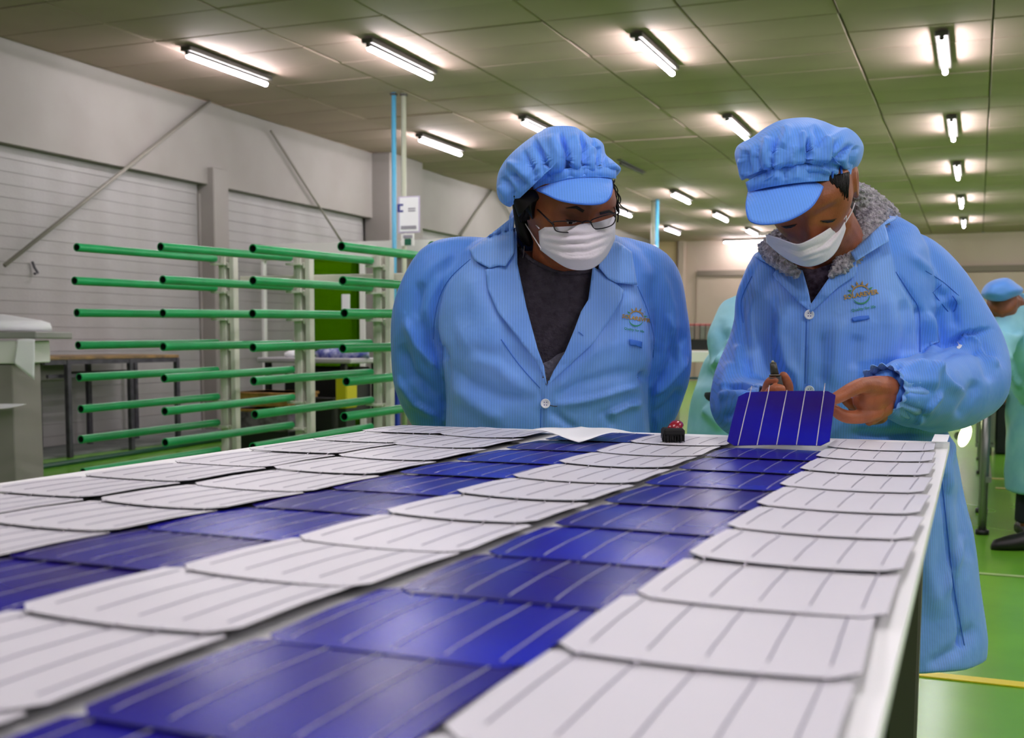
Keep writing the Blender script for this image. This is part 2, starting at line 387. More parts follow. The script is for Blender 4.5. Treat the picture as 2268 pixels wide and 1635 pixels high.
for x, ys in rows.items():
    for k, y in enumerate(ys):
        sx, sy = scl(x, y)
        if sy+.6 > YF-.3: continue
        place_lamp(sx, sy+.6, f'lit tube lamp, {ORD[k]} in the {XLAB[x] if x < 1 else XSH[x]}', 'lit tube lamps')
    for y, wd in ((3.6, 'over the work table'), (-.4, 'above the camera'), (-4.4, 'behind the camera')):
        if x < -3 or (x < -1 and y < -1): continue
        sx, _ = scl(x, 0); place_lamp(sx, y+.6, f'lit tube lamp {wd}, in the {XSH[x]}', 'lamps out of frame')
pc = bd(1663, 535, 28.6); place_lamp(pc[0], min(pc[1], YF-.5), 'lit tube lamp hung crosswise near the far wall', 'lit tube lamps', math.pi/2-.02)
# unlit dark fixture on the ceiling between the two workers
q0, q1 = bz(1374, 362, ZC-.04), bz(1423, 384, ZC-.04)
dl = thing('unlit_light', 'dark unlit tube fixture on the ceiling between the two caps', 'ceiling light', tuple((q0+q1)/2))
MB().cyl(q0, q1, .02, 10).build('tube', M['housing'], dl)
MB().box(((q0+q1)/2)+np.array([0, 0, .035]), (.06, 1.3, .02)).build('housing', M['housing'], dl)

# ------------------------------------------------------------------ pipes from the ceiling
def droppipe(name, label, px, py, r, mt, zlow, dep=None):
    p = bz(px, py, ZC) if dep is None else bd(px, py, dep)
    t = thing(name, label, 'pipe', (p[0], p[1], 0))
    MB().cyl((p[0], p[1], zlow), (p[0], p[1], ZC+.02), r, 12).build('pipe', mt, t, True)
    MB().box((p[0], p[1], ZC-.02), (.06, .06, .02)).build('ceiling_flange', M['housing'], t)
    MB().box((p[0], p[1], zlow+.01), (.06, .06, .02)).build('floor_flange', M['housing'], t)
    return p
droppipe('blue_pipe', 'pale blue pipe dropping from the ceiling beside the white column', 872, 205, .024, M['bluepipe'], 0)
pp = droppipe('cream_pipe', 'cream pipe just right of the blue pipe, behind the posted notice', 894, 206, .026, M['greypipe'], 0)
droppipe('blue_pipe', 'distant thin blue pipe above the left worker\'s shoulder', 1456, 442, .034, M['bluepipe'], 0)
p2 = droppipe('grey_pipe', 'distant grey pipe just left of the thin blue one', 1447, 444, .034, M['greypipe'], 0)
bxp = bd(1455, 568, 20.6); bxp[0] = p2[0]+.03; bxp[1] = p2[1]-.20; t = thing('pipe_box', 'pale pink box on the distant pipes behind the left worker', 'box', tuple(bxp))
MB().box(bxp, (.16, .14, .42), bev=.01).build('case', M['pink'], t); MB().box(bxp-np.array([0, .075, -.05]), (.08, .02, .12)).build('label_plate', M['white'], t)
# notice sheet hanging on the cream pipe
t = thing('notice', 'white posted notice with a blue letter mark on the cream pipe', 'notice', (pp[0], pp[1]-.04, 2.2))
def pquad(px0, py0, px1, py1, Y, th, mt, name, par, dz=0):
    a, b = by(px0, py0, Y), by(px1, py1, Y); MB().box(((a[0]+b[0])/2, Y, (a[2]+b[2])/2), (abs(b[0]-a[0]), th, abs(a[2]-b[2]))).build(name, mt, par)
Yn = pp[1]-.04
pquad(882, 436, 930, 515, Yn, .006, M['lilac'], 'border', t); pquad(885, 438, 927, 512, Yn-.006, .004, M['paper'], 'sheet', t)
pquad(880, 452, 886, 470, Yn-.010, .003, M['ink'], 'letter_stem', t)
pquad(886, 452, 893, 456, Yn-.010, .003, M['ink'], 'letter_arm', t); pquad(886, 466, 893, 470, Yn-.010, .003, M['ink'], 'letter_arm', t)
for k, yy in enumerate((461, 466)): pquad(904, yy, 920, yy+2, Yn-.010, .003, M['greyink'], 'text_line', t)
for k, yy in enumerate((501, 505)): pquad(888, yy, 922, yy+2, Yn-.010, .003, M['greyink'], 'text_line', t)
t = thing('exit_sign', 'small green safety sign below the notice', 'sign', (pp[0], Yn, 1.8))
pquad(889, 518, 917, 544, Yn, .006, M['white'], 'plate', t); pquad(893, 521, 913, 527, Yn-.006, .003, M['greyink'], 'strip', t)
pquad(896, 529, 911, 543, Yn-.006, .003, M['sign'], 'symbol', t)

# ------------------------------------------------------------------ white cabin with a green acrylic window, far side
YC = 10.75
t = cabin = thing('white_cabin', 'white framed cabin with a green see-through panel behind the rack', 'cabin', tuple(by(760, 900, YC)*np.array([1, 1, 0])))
def cab(px0, px1, py0, py1, th, mt, name, Y=YC, par=None):
    a, b = by(px0, py0, Y), by(px1, py1, Y); a[0] = max(a[0], XW+.18); b[2] = max(b[2], 0); b[0] = max(b[0], a[0]+.04)
    return MB().box(((a[0]+b[0])/2, Y, (a[2]+b[2])/2), (abs(b[0]-a[0]), th, abs(a[2]-b[2])), bev=.006).build(name, mt, par or t)
zt = by(700, 546, YC)[2]
cab(470, 985, 546, 567, .10, M['white'], 'top_beam')
cab(500, 508, 567, 985, .06, M['white'], 'post')
cab(664, 675, 567, 970, .06, M['white'], 'post'); cab(798, 812, 567, 970, .06, M['white'], 'post')
cab(675, 798, 567, 960, .012, M['acrylic'], 'green_panel', YC+.02)
cab(812, 985, 567, 968, .05, M['wall'], 'side_panel', YC+.02)
cab(757, 775, 652, 690, .02, M['paper'], 'paper_note', YC-.03)
cab(848, 851, 655, 662, .02, M['black'], 'latch', YC-.02)
cab(898, 912, 598, 618, .02, M['greyink'], 'control_plate', YC-.02)
cab(889, 903, 643, 655, .02, M['red'], 'red_label', YC-.02); cab(889, 903, 655, 668, .02, M['orange'], 'orange_label', YC-.02); cab(889, 903, 668, 682, .02, M['sign'], 'green_label', YC-.02)
xa, xb_ = by(664, 600, YC)[0], by(985, 600, YC)[0]
MB().box(((xa+xb_)/2, YC+1.2, zt-.02), (xb_-xa, .05, .06)).build('rear_beam', M['white'], t)
for xx in (xa+.02, xb_-.02): MB().box((xx, YC+.62, zt-.02), (.05, 1.2, .05)).build('side_beam', M['white'], t); MB().box((xx, YC+1.2, zt/2), (.05, .05, zt)).build('post', M['white'], t)
MB().box(((xa+xb_)/2, YC+1.23, zt/2), (xb_-xa, .02, zt-.1)).build('rear_panel', mat('olive_panel', srgb(90, 104, 60), .6), t)
MB().box(((xa+xb_)/2, YC+.6, zt-.02), (xb_-xa-.06, 1.14, .02)).build('roof_panel', M['white'], t)
c = by(710, 545, YC+.3); t = thing('fan_disc', 'dark flat ceiling fan housing on top of the white cabin', 'fan', (c[0], c[1], zt+.004))
rings = [[(c[0]+math.cos(a)*r, c[1]+math.sin(a)*r, zt+h+.002) for a in np.linspace(0, 2*math.pi, 24, endpoint=False)] for r, h in ((.12, .0), (.14, .02), (.14, .03), (.10, .045))]
MB().loft(rings).build('housing', mat('dark_green_lid', srgb(38, 48, 32), .5), t, True)
# blue steel post
t = thing('blue_post', 'bright blue steel post with a hook, right of the green pipe rack', 'post', tuple(by(876, 925, 7.6)*np.array([1, 1, 0])))
p = by(876, 760, 7.6)
MB().box((p[0], p[1], .9*p[2]/2), (.055, .055, .9*p[2]), bev=.006).build('post', M['blue'], t)
q = by(880, 735, 7.6); MB().box((q[0], q[1], q[2]), (.12, .08, .16), bev=.02).build('bracket', M['blue'], t)
MB().box((p[0], p[1], p[2]*.9+.05), (.045, .045, .3), bev=.006).build('post_top', M['blue'], t)
MB().box((p[0], p[1], .01), (.18, .18, .02)).build('foot_plate', M['blue'], t)

# ------------------------------------------------------------------ goods table behind the rack
YG = 8.9
def g3(px, py, Y=YG): return by(px, py, Y)
t = thing('goods_table', 'low dark table with a pale top behind the green pipes', 'table', tuple(g3(680, 960)*np.array([1, 1, 0])))
a, b = g3(575, 797), g3(782, 797); zt2 = a[2]
MB().box(((a[0]+b[0])/2, YG+.3, zt2), (b[0]-a[0], .7, .05), bev=.01).build('tabletop', mat('pale_top', srgb(170, 168, 172), .4), t)
for xx in (a[0]+.1, b[0]-.1):
    for yy in (YG, YG+.6): MB().box((xx, yy, zt2/2), (.05, .05, zt2)).build('leg', M['black'], t)
MB().box(((a[0]+b[0])/2, YG+.4, zt2*.62), (b[0]-a[0]-.25, .35, zt2*.6), bev=.02).build('drawer_box', M['black'], t)
c = g3(725, 784); t = thing('blue_bag', 'pile of blue and white plastic bags on the pale table top', 'bag', (c[0], c[1]+.2, zt2+.025))
rings = []
for h, s in ((0, 1), (.05, 1.0), (.09, .7), (.11, .2)):
    rings.append([(c[0]+math.cos(a_)*.28*s*(1+.15*math.sin(3*a_+h*40)), YG+.25+math.sin(a_)*.16*s, zt2+.026+h*(1+.2*math.sin(5*a_))) for a_ in np.linspace(0, 2*math.pi, 28, endpoint=False)])
MB().loft(rings).build('bag', M['bluebag'], t, True)
c = g3(640, 786); t = thing('white_parcel', 'small white bag on the left of the pale table top', 'bag', (c[0], YG+.25, zt2+.025))
rings = [[(c[0]-.06+math.cos(a_)*.13*s, YG+.25+math.sin(a_)*.13*s, zt2+.026+h) for a_ in np.linspace(0, 2*math.pi, 20, endpoint=False)] for h, s in ((0, 1), (.04, 1.02), (.07, .6))]
MB().loft(rings).build('bag', M['paper'], t, True)
def crate(name, label, cat, px0, px1, py0, py1, Y, d, mt, extra=None, rest=False):
    a, b = by(px0, py0, Y), by(px1, py1, Y); z0 = max(b[2], 0); z1 = a[2]
    t = thing(name, label, cat, ((a[0]+b[0])/2, Y+d/2, z0))
    MB().box(((a[0]+b[0])/2, Y+d/2, (z0+z1)/2), (b[0]-a[0], d, z1-z0), bev=.012).build('body', mt, t)
    MB().box(((a[0]+b[0])/2, Y+d/2, z1-.012), (b[0]-a[0]+.02, d+.02, .024), bev=.005).build('rim', extra or mt, t)
    if z0 > .01 and not rest: MB().box(((a[0]+b[0])/2, Y+d/2, z0/2-.001), (b[0]-a[0]-.03, d-.03, z0), bev=.005).build('base_plinth', M['black'], t)
    return t, z0, z1
crate('yellow_bin', 'yellow plastic bin below the pale table at its right end', 'bin', 742, 768, 828, 905, 8.55, .2, M['yellowbin'])
_, z0, z1 = crate('shrink_wrapped_pack', 'purple grey shrink-wrapped goods low between the rack posts', 'pack', 520, 640, 905, 958, 8.3, .5, M['purple'], M['pallet'])
_, z0b, z1b = crate('cardboard_box', 'flat tan cardboard box lying on the wrapped goods', 'box', 516, 640, 868, 903, 8.3, .5, M['pallet'], rest=True)
_, _, _ = crate('dark_trolley_box', 'dark box standing on the floor under the right of the pale table', 'box', 690, 738, 880, 955, 8.6, .2, M['black'])

# ------------------------------------------------------------------ wooden topped workbench by the wall
t = thing('workbench', 'long bench with a worn brown wooden top and dark steel legs by the block wall', 'table', (-7.45, 7.8, 0))
xf, xk = -7.12, -7.78; zt3 = .87
y0, y1 = bx(128, 790, xf)[1], bx(397, 783, xf)[1]
yk0, yk1 = bx(80, 775, xk)[1], bx(390, 775, xk)[1]
y0 = 6.75; 
MB().box(((xf+xk)/2, (y0+y1)/2, zt3-.015), (xf-xk, y1-y0, .03), bev=.005).build('wooden_top', M['wood'], t)
MB().box((xf-.02, (y0+y1)/2, zt3-.05), (.03, y1-y0, .04)).build('top_rail', M['darkmetal'], t)
MB().box((xk+.02, (y0+y1)/2, zt3-.05), (.03, y1-y0, .04)).build('top_rail', M['darkmetal'], t)
for px in (152, 290, 393):
    yy = bx(px, 900, xf-.02)[1]; MB().box((xf-.02, yy, (zt3-.03)/2), (.045, .045, zt3-.03), bev=.004).build('leg', M['darkmetal'], t)
for px in (85, 197, 300):
    yy = bx(px, 880, xk+.03)[1]; MB().box((xk+.03, yy, (zt3-.03)/2), (.045, .045, zt3-.03), bev=.004).build('leg', M['darkmetal'], t)
MB().box(((xf+xk)/2+.25, (y0+y1)/2, zt3-.17), (.03, y1-y0-.2, .03)).build('lower_rail', M['darkmetal'], t)
MB().box((xk+.05, (y0+y1)/2, zt3-.17), (.03, y1-y0-.1, .03)).build('lower_rail', M['darkmetal'], t)
MB().box((xk+.2, y0+.35, zt3-.14), (.4, .35, .16), bev=.01).build('drawer', mat('grey_drawer', srgb(120, 116, 112), .5), t)

# ------------------------------------------------------------------ white cabinet with papers at the left edge of the picture
dC = 6.6
def cq(px, py, d=dC): return bd(px, py, d)
t = cart = thing('paper_cart', 'white cabinet with a grey top slab at the left edge of the hall', 'cabinet', tuple(cq(-60, 1000)*np.array([1, 1, 0])), YAW)
rzM = np.array([[math.cos(YAW), -math.sin(YAW), 0], [math.sin(YAW), math.cos(YAW), 0], [0, 0, 1]])
def cbox(px0, px1, py0, py1, dep, dd, mt, name, par=None, bev=.006):
    a, b = cq(px0, py0, dep), cq(px1, py1, dep); c = (a+b)/2; wv = abs((b-a) @ _r0)
    c = c+np.array([-math.sin(YAW), math.cos(YAW), 0])*dd/2
    return MB().box(c, (wv, dd, abs(a[2]-b[2])), R=rzM, bev=bev).build(name, mt, par or t)
cbox(-200, 80, 733, 750, dC, .55, mat('grey_slab', srgb(150, 150, 146), .5), 'top_slab')
cbox(-200, 42, 753, 806, dC+.03, .45, M['white'], 'drawer')
zfl = 0
a, b = cq(-200, 806, dC+.06), cq(27, 806, dC+.06); c = (a+b)/2+np.array([-math.sin(YAW), math.cos(YAW), 0])*.2
MB().box((c[0], c[1], a[2]/2), (abs((b-a) @ _r0), .4, a[2]), R=rzM, bev=.006).build('cabinet_body', M['wall'], t)
def sheet(name, label, pts, mt=None, thick=.0012, cat='paper', n=10, parent=None):
    """thin curled sheet spanning four corner points"""
    P00, P10, P11, P01 = [np.array(p) for p in pts]; V = []; Fc = []
    for i in range(n+1):
        for j in range(n+1):
            u, v = i/n, j/n; p = P00*(1-u)*(1-v)+P10*u*(1-v)+P11*u*v+P01*(1-u)*v; V.append(p+np.array([0, 0, .004*math.sin(3*u+2*v)]))
    for i in range(n):
        for j in range(n): Fc.append((i*(n+1)+j, (i+1)*(n+1)+j, (i+1)*(n+1)+j+1, i*(n+1)+j+1))
    c = tuple(np.mean([P00, P10, P11, P01], axis=0)); c = (c[0], c[1], min(p[2] for p in (P00, P10, P11, P01)))
    o = MB().add(V, Fc).build(name, mt or M['paper'], parent, True, loc=None if parent else c)
    md = o.modifiers.new('thick', 'SOLIDIFY'); md.thickness = thick; md.offset = 0
    if not parent: tag(o, label, cat)
    return o
fw = np.array([-math.sin(YAW), math.cos(YAW), 0])
ztop = cq(0, 733)[2]
rings = []
for s, h in ((1, 0), (1, .025), (.97, .05), (.8, .066), (.4, .085), (.05, .1)):
    ctr = cq(-45, 733)+fw*.28; rings.append([tuple(np.array([ctr[0], ctr[1], ztop+.001+h])+_r0*math.cos(a_)*.29*s*(1 if math.cos(a_) > 0 else 1)+fw*math.sin(a_)*.24*s) for a_ in np.linspace(0, 2*math.pi, 40, endpoint=False)])
tag(MB().loft(rings).build('paper_pile', M['paper'], None, True, loc=tuple(cq(-45, 733)+fw*.28)), 'white sheets heaped on the grey slab at the left edge', 'paper')
sheet('hanging_sheet', 'white sheet with a pointed corner hanging below the grey slab', [cq(38, 752, dC-.01), cq(77, 752, dC-.01), cq(76, 840, dC-.01), cq(30, 806, dC-.01)])
sheet('loose_sheet', 'thin white sheet sticking out to the right from the left cabinet', [cq(-40, 897, dC+.02), cq(55, 896, dC-.02)+fw*.02, cq(20, 902, dC-.1), cq(-40, 910, dC-.1)])

# ------------------------------------------------------------------ green pipe rack
YT = 4.0
tipx = [168, 355, 555, 755, 955]
tips = {0: [548, 622, 693, 765, 836, 906, 973, 1045], 1: [547, 620, 694, 768, 838, 911, 980, 1050], 2: [551, 622, 695, 770, 844, 918, 990, 1060], 3: [546, 622, 694, 772, 845, 923, 995, 1065], 4: [545, 622, 695, 772, 848, 925, 1000, 1070]}
t = rack = thing('pipe_rack', 'cream steel rack with long green plastic pipes as arms, left of the workers', 'rack', (-3.4, 5.2, 0))
YBs = 5.14
slope = .014
for k, px in enumerate(tipx):
    X = by(px+4, 693, YT)[0]
    for n, py in enumerate(tips[k]):
        z = by(px, py, YT)[2]; dx = float(rng.normal(0, .006)); zz = z+(YBs-YT)*slope+float(rng.normal(0, .003))
        p0 = np.array([X+dx, YT, z]); p1 = np.array([X+float(rng.normal(0, .003)), YBs, zz])
        o = MB(); d = (p1-p0)/np.linalg.norm(p1-p0)
        o.tube([p0, p0+d*.0001, p1], [.017, .0215, .0215], 14, caps=False); o.tube([p0, p0+d*.05], .0165, 14, caps=False, mi=1); o.tube([p0+d*.045, p0+d*.05], .0165, 14, caps=True, mi=1)
        o.tube([p1-d*.002, p1], .0215, 14, True)
        ob = auto_smooth(o.build('green_pipe', [M['greenpipe'], M['greendark']], t))
    # upright: two channels with hook plates, and a gusset
    Xp = X+.062; H = by(px+320, 562, YBs+.03)[2]
    for dx in (-.030, .030): MB().box((Xp+dx, YBs+.06, H/2), (.034, .05, H), bev=.004).build('upright_channel', M['cream'], t)
    MB().box((Xp, YBs+.09, H/2), (.05, .02, H)).build('web_plate', M['cream'], t)
    MB().box((Xp-.062, YBs+.10, H/2), (.026, .10, H), bev=.004).build('side_flange', M['cream'], t)
    for n, py in enumerate(tips[k]):
        z = by(px, py, YT)[2]+(YBs-YT)*slope
        MB().box((X+.02, YBs+.02, z-.028), (.10, .05, .012)).build('arm_bracket', M['cream'], t)
        MB().tube([(Xp+.005, YBs+.055, z-.05), (Xp+.01, YBs+.03, z-.045), (Xp+.015, YBs+.02, z-.02)], .007, 6).build('hook', M['cream'], t)
    MB().box((Xp, YBs+.1, .03), (.10, .7, .06), bev=.005).build('foot', M['cream'], t)
xa, xb2 = by(tipx[0], 693, YT)[0]+.09, by(tipx[-1], 693, YT)[0]+.09
for z in (.16, 1.38): MB().box(((xa+xb2)/2, YBs+.16, z), (xb2-xa, .04, .05), bev=.004).build('cross_rail', M['cream'], t)

# ------------------------------------------------------------------ distant equipment seen between the two workers
dD = 14.0
def mq(px, py, d=dD): return bd(px, py, d)
t = thing('module_stack', 'row of grey cassettes with dusty red tops on a far white bench', 'equipment', tuple(mq(1570, 840)*np.array([1, 1, 0])), YAW)
for k in range(9):
    px = 1515+k*12
    cbox(px, px+10.5, 722, 752, dD, .3, mat('grey_cassette', srgb(120+8*(k % 3), 118, 112), .5), 'cassette')
    cbox(px, px+10.5, 717, 722, dD, .3, M['redbox'], 'red_lid')
cbox(1512, 1625, 752, 776, dD+.02, .3, M['black'], 'dark_base')
t = thing('far_bench', 'long white bench far behind, below the grey cassettes', 'table', tuple(mq(1570, 900)*np.array([1, 1, 0])), YAW)
cbox(1480, 1900, 778, 804, dD-.05, .8, M['white'], 'benchtop')
for px in (1490, 1700, 1890):
    a = mq(px, 800, dD); MB().box((a[0], a[1]+.2, a[2]/2), (.08, .08, a[2]), bev=.005).build('leg', M['wall'], t)
cbox(1485, 1890, 835, 842, dD+.1, .05, mat('blue_rail', srgb(40, 70, 100), .5), 'rail')

# ------------------------------------------------------------------ steel table, bin and clutter at the right
dS = 7.1
p = bz(2166, 1135, 0); t = thing('steel_table', 'steel-legged table with a bright lamp reflection behind the right worker\'s elbow', 'table', (p[0]-.3, p[1]+.6, 0))
zs = .80
x0, x1, y0, y1 = p[0]-1.2, p[0]+.06, p[1]-.9, p[1]+3.4
MB().box(((x0+x1)/2, (y0+y1)/2, zs), (x1-x0, y1-y0, .04), bev=.006).build('tabletop', M['wall'], t)
for xx in (x0+.05, x1-.04):
    for yy in (y0+.05, p[1], y1-1.2, y1-.05): MB().cyl((xx, yy, 0.02), (xx, yy, zs-.02), .022, 10).build('leg', M['alu'], t, True); MB().cyl((xx, yy, 0), (xx, yy, .025), .035, 10).build('foot', M['black'], t, True)
MB().box((x1-.02, (y0+y1)/2, zs-.12), (.04, y1-y0, .05)).build('side_rail', M['alu'], t)
MB().box((x1-.02, (y0+y1)/2, .30), (.03, y1-y0, .03)).build('lower_rail', M['alu'], t)
MB().cyl((x1-.04, p[1]+.05, .62), (x1-.04, p[1]-.55, .25), .014, 8).build('brace', M['alu'], t, True)
for px, py, d, r in ((2137, 965, 6.6, .05), (2152, 925, 7.0, .035)):  # emissive discs for two bright yellow-green spots by the steel table
    c = bd(px, py, d); o = thing('glow_spot', f'small glowing yellow-green spot {"lower left" if px < 2140 else "upper right"} of two by the steel table', 'lamp', tuple(c), 0)
    rings = [[tuple(c+_r0*math.cos(a_)*r*s*.7+np.array([0, 0, 1])*(math.sin(a_)*r*s*1.3)+_r0*math.sin(a_)*r*s*.3-fw*h) for a_ in np.linspace(0, 2*math.pi, 20, endpoint=False)] for s, h in ((.5, -.03), (1, 0), (.8, .015), (.1, .02))]
    MB().loft(rings).build('glow_disc', M['teal_pale'], o, True); MB().cyl(c+fw*.03, c+fw*.10-np.array([0, 0, .01]), r*.5, 10).build('rear_stub', M['alu'], o, True)
t, z0, z1 = crate('black_bin', 'large black bin on the green floor at the right edge', 'bin', 2208, 2330, 893, 1010, bz(2240, 1008, 0)[1], .6, M['bin'])
_a = by(2250, 893, bz(2240, 1008, 0)[1])
t = thing('cardboard_stack', 'tan cardboard boxes lying on the black bin at the right edge', 'box', (_a[0], _a[1]+.3, z1))
yb_ = bz(2240, 1008, 0)[1]
a, b = by(2214, 868, yb_), by(2275, 893, yb_)
MB().box(((a[0]+b[0])/2, yb_+.25, z1+.055), (b[0]-a[0], .4, .1), R=Matrix.Rotation(.1, 3, 'Z'), bev=.006).build('box_low', M['pallet'], t)
MB().box(((a[0]+b[0])/2+.05, yb_+.25, z1+.155), (b[0]-a[0]-.14, .36, .09), R=Matrix.Rotation(-.1, 3, 'Z'), bev=.006).build('box_high', mat('light_card', srgb(190, 160, 110), .7), t)
t = thing('grey_trolley', 'grey metal trolley left of the black bin', 'trolley', tuple(bz(2185, 1012, 0)))
q = bz(2180, 1010, 0); MB().box((q[0], q[1]+.3, .42), (.16, .5, .62), bev=.01).build('body', M['alu'], t)
for dx in (-.06, .03):
    MB().cyl((q[0]+dx, q[1]+.1, .04), (q[0]+dx+.03, q[1]+.1, .04), .04, 12).build('wheel', M['black'], t, True)
MB().box((q[0], q[1]+.1, .09), (.16, .1, .03)).build('wheel_frame', M['alu'], t)

# ================================================================== WORK TABLE AND SOLAR CELLS
t = table = thing('work_table', 'large white-topped work table covered with rows of solar cells', 'table', (-.5, .4, 0))
TX0, TX1, TY0 = -1.02, .013, -.78
topz = T-.004
V = [(TX0, TY0), (TX1, TY0), (TX1-.006, 1.512), (TX0+.01, 1.445)]
VV = [(x, y, topz) for x, y in V]+[(x, y, topz-.012) for x, y in V]
MB().add(VV, [(0, 1, 2, 3), (7, 6, 5, 4), (0, 4, 5, 1), (1, 5, 6, 2), (2, 6, 7, 3), (3, 7, 4, 0)]).build('tabletop', M['tabletop'], t)
for x in (TX0+.06, TX1-.06):
    MB().box((x, .36, T-.05), (.04, 2.1, .06), bev=.004).build('frame_rail', M['tableleg'], t)
    for y in (-.66, 1.38):
        MB().box((x, y, (T-.02)/2), (.045, .045, T-.02), bev=.004).build('leg', M['tableleg'], t)
for y in (-.66, 1.38): MB().box(((TX0+TX1)/2, y, T-.05), (TX1-TX0-.12, .04, .06), bev=.004).build('frame_rail', M['tableleg'], t)
# --- one cell: chamfered square wafer, bowed across the string
def cell_surface(w, d, bow, tilt, lift, nx=12, ny=8, ch=.0125):
    """top surface points and faces of a wafer centred on x, from y=0 (near) to y=d"""
    xs = np.linspace(-w/2, w/2, nx+1); ys = np.linspace(0, d, ny+1)
    xs[1] = xs[0]+ch; xs[-2] = xs[-1]-ch; ys[1] = ch; ys[-2] = d-ch
    def z(x, y):
        return lift+bow*((2*x/w)**2)+tilt*(1-y/d)+.0012*(1-abs(2*y/d-1))
    V = [(x, y, z(x, y)) for y in ys for x in xs]; n = nx+1; Fc = []
    for j in range(ny):
        for i in range(nx):
            q = [j*n+i, j*n+i+1, (j+1)*n+i+1, (j+1)*n+i]
            if i == 0 and j == 0: q = [q[1], q[2], q[3]]
            elif i == nx-1 and j == 0: q = [q[0], q[2], q[3]]
            elif i == 0 and j == ny-1: q = [q[0], q[1], q[2]]
            elif i == nx-1 and j == ny-1: q = [q[0], q[1], q[3]]
            Fc.append(tuple(q))
    return V, Fc, z
TH = .0007
def add_wafer(mb, w, d, bow, tilt, lift):
    V, Fc, z = cell_surface(w, d, bow, tilt, lift); n = len(V)
    mb.add(V, Fc, 0); mb.add([(x, y, zz-TH) for x, y, zz in V], [f[::-1] for f in Fc], 1)
    ec = {}
    for f in Fc:
        for a, b in zip(f, f[1:]+f[:1]): ec[(a, b)] = 1
    side = [(a, b) for (a, b) in ec if (b, a) not in ec]
    S = [V[a] for a, b in side]+[V[b] for a, b in side]+[(V[b][0], V[b][1], V[b][2]-TH) for a, b in side]+[(V[a][0], V[a][1], V[a][2]-TH) for a, b in side]; k = len(side)
    mb.add(S, [(i, i+k, i+2*k, i+3*k) for i in range(k)], 1)
    return z
BUS = [-.0624, -.0312, 0, .0312, .0624]
def make_cell(parent, face, x, y, w, d, skew, bow, tilt, lift, rz=0):
    mb = MB(); z = add_wafer(mb, w, d, bow, tilt, lift)
    o = mb.build('solar_cell', [M['cell_blue'] if face == 'blue' else M['cell_back'], M['cell_edge']], parent, True, world=False)
    o.location = (x, y, T); o.rotation_euler = (0, 0, rz)
    auto_smooth(o, 50)
    for k, bx_ in enumerate(BUS):
        r = MB(); hw = .00048 if face == 'blue' else .00034; ya, yb = (-.004, d) if face == 'blue' else (d*.14, d*.90)
        pts = np.linspace(ya, yb, 7); V = []
        for yy in pts:
            jit = float(rng.normal(0, .00012)); zz = z(bx_, min(max(yy, 0), d))+.0006-(0 if yy >= 0 else .0015)
            V += [(bx_-hw+jit, yy, zz), (bx_+hw+jit, yy, zz), (bx_+hw+jit, yy, zz-.0003), (bx_-hw+jit, yy, zz-.0003)]
        Fc = []
        for i in range(6):
            for j in range(4): Fc.append((i*4+j, i*4+(j+1) % 4, (i+1)*4+(j+1) % 4, (i+1)*4+j))
        r.add(V, Fc).build('ribbon' if face == 'blue' else 'busbar', M['ribbon'] if face == 'blue' else M['pad'], o, True, world=False)
        if face != 'blue':      # short bright ribbon bridging to the next wafer
            MB().box((bx_, -.002, z(bx_, 0)-.001), (.0012, .012, .0006), R=Matrix.Rotation(.25, 3, 'X')).build('ribbon', M['ribbon'], o, world=False)
    return o
# measured lie of each cell: centre x, near edge y, small twist
CELLS = {
 'A': [(-.0785, -.0258, .123), (-.0765, .1142, .0099), (-.076, .2549, -.053), (-.0772, .4029, -.0817), (-.0782, .5545, -.1021), (-.0814, .720, -.0692), (-.0825, .890, -.0481), (-.0846, 1.066, -.0094), (-.0875, 1.2268, .0257), (-.089, 1.40, 0)],
 'B': [(-.2381, -.0616, .0911), (-.2275, .0764, .1), (-.225, .2178, .0582), (-.2258, .3665, -.0429), (-.2287, .5213, -.0798), (-.2296, .6825, -.0447), (-.2298, .8495, .0189), (-.2326, 1.0200, .0307), (-.2345, 1.190, 0)],
 'C': [(-.3982, -.0719, .0725), (-.3916, .0663, -.0408), (-.3835, .206, -.0306), (-.3849, .3568, -.1), (-.3825, .5094, -.1), (-.3800, .6673, -.0225), (-.3826, .8377, .0063), (-.3820, 1.0034, .084), (-.383, 1.18, .02), (-.384, 1.37, 0)],
 'D': [(-.5546, .0601, .0654), (-.5444, .2022, -.004), (-.5392, .352, .0135), (-.5353, .4991, .0362), (-.5343, .6585, .06), (-.5342, .825, .08), (-.5369, 1.0121, .08), (-.540, 1.19, .04), (-.543, 1.38, 0)],
 'E': [(-.695, .17, 0), (-.6888, .3111, -.0445), (-.6850, .4586, -.0364), (-.6935, .6267, -.0353), (-.6999, .7976, -.0338), (-.7152, .9886, -.0024), (-.7254, 1.1798, .02), (-.735, 1.38, 0)],
 'F': [(-.865, .18, .02), (-.863, .330, .02), (-.8615, .480, .02), (-.864, .650, .03), (-.868, .826, .04), (-.879, 1.02, .04), (-.89, 1.20, .04), (-.90, 1.385, 0)]}
specs = [('A', 'white', 'solar cells lying face down in the rightmost row, along the table edge'),
         ('B', 'blue', 'bright blue solar cells in the row left of the rightmost pale one'),
         ('C', 'white', 'pale solar cells lying face down between the two blue rows'),
         ('D', 'blue', 'blue solar cells in the row further left, running under the white sheet'),
         ('E', 'white', 'pale solar cells in the second row from the far left table edge'),
         ('F', 'white', 'pale solar cells in the outermost row along the far left table edge')]
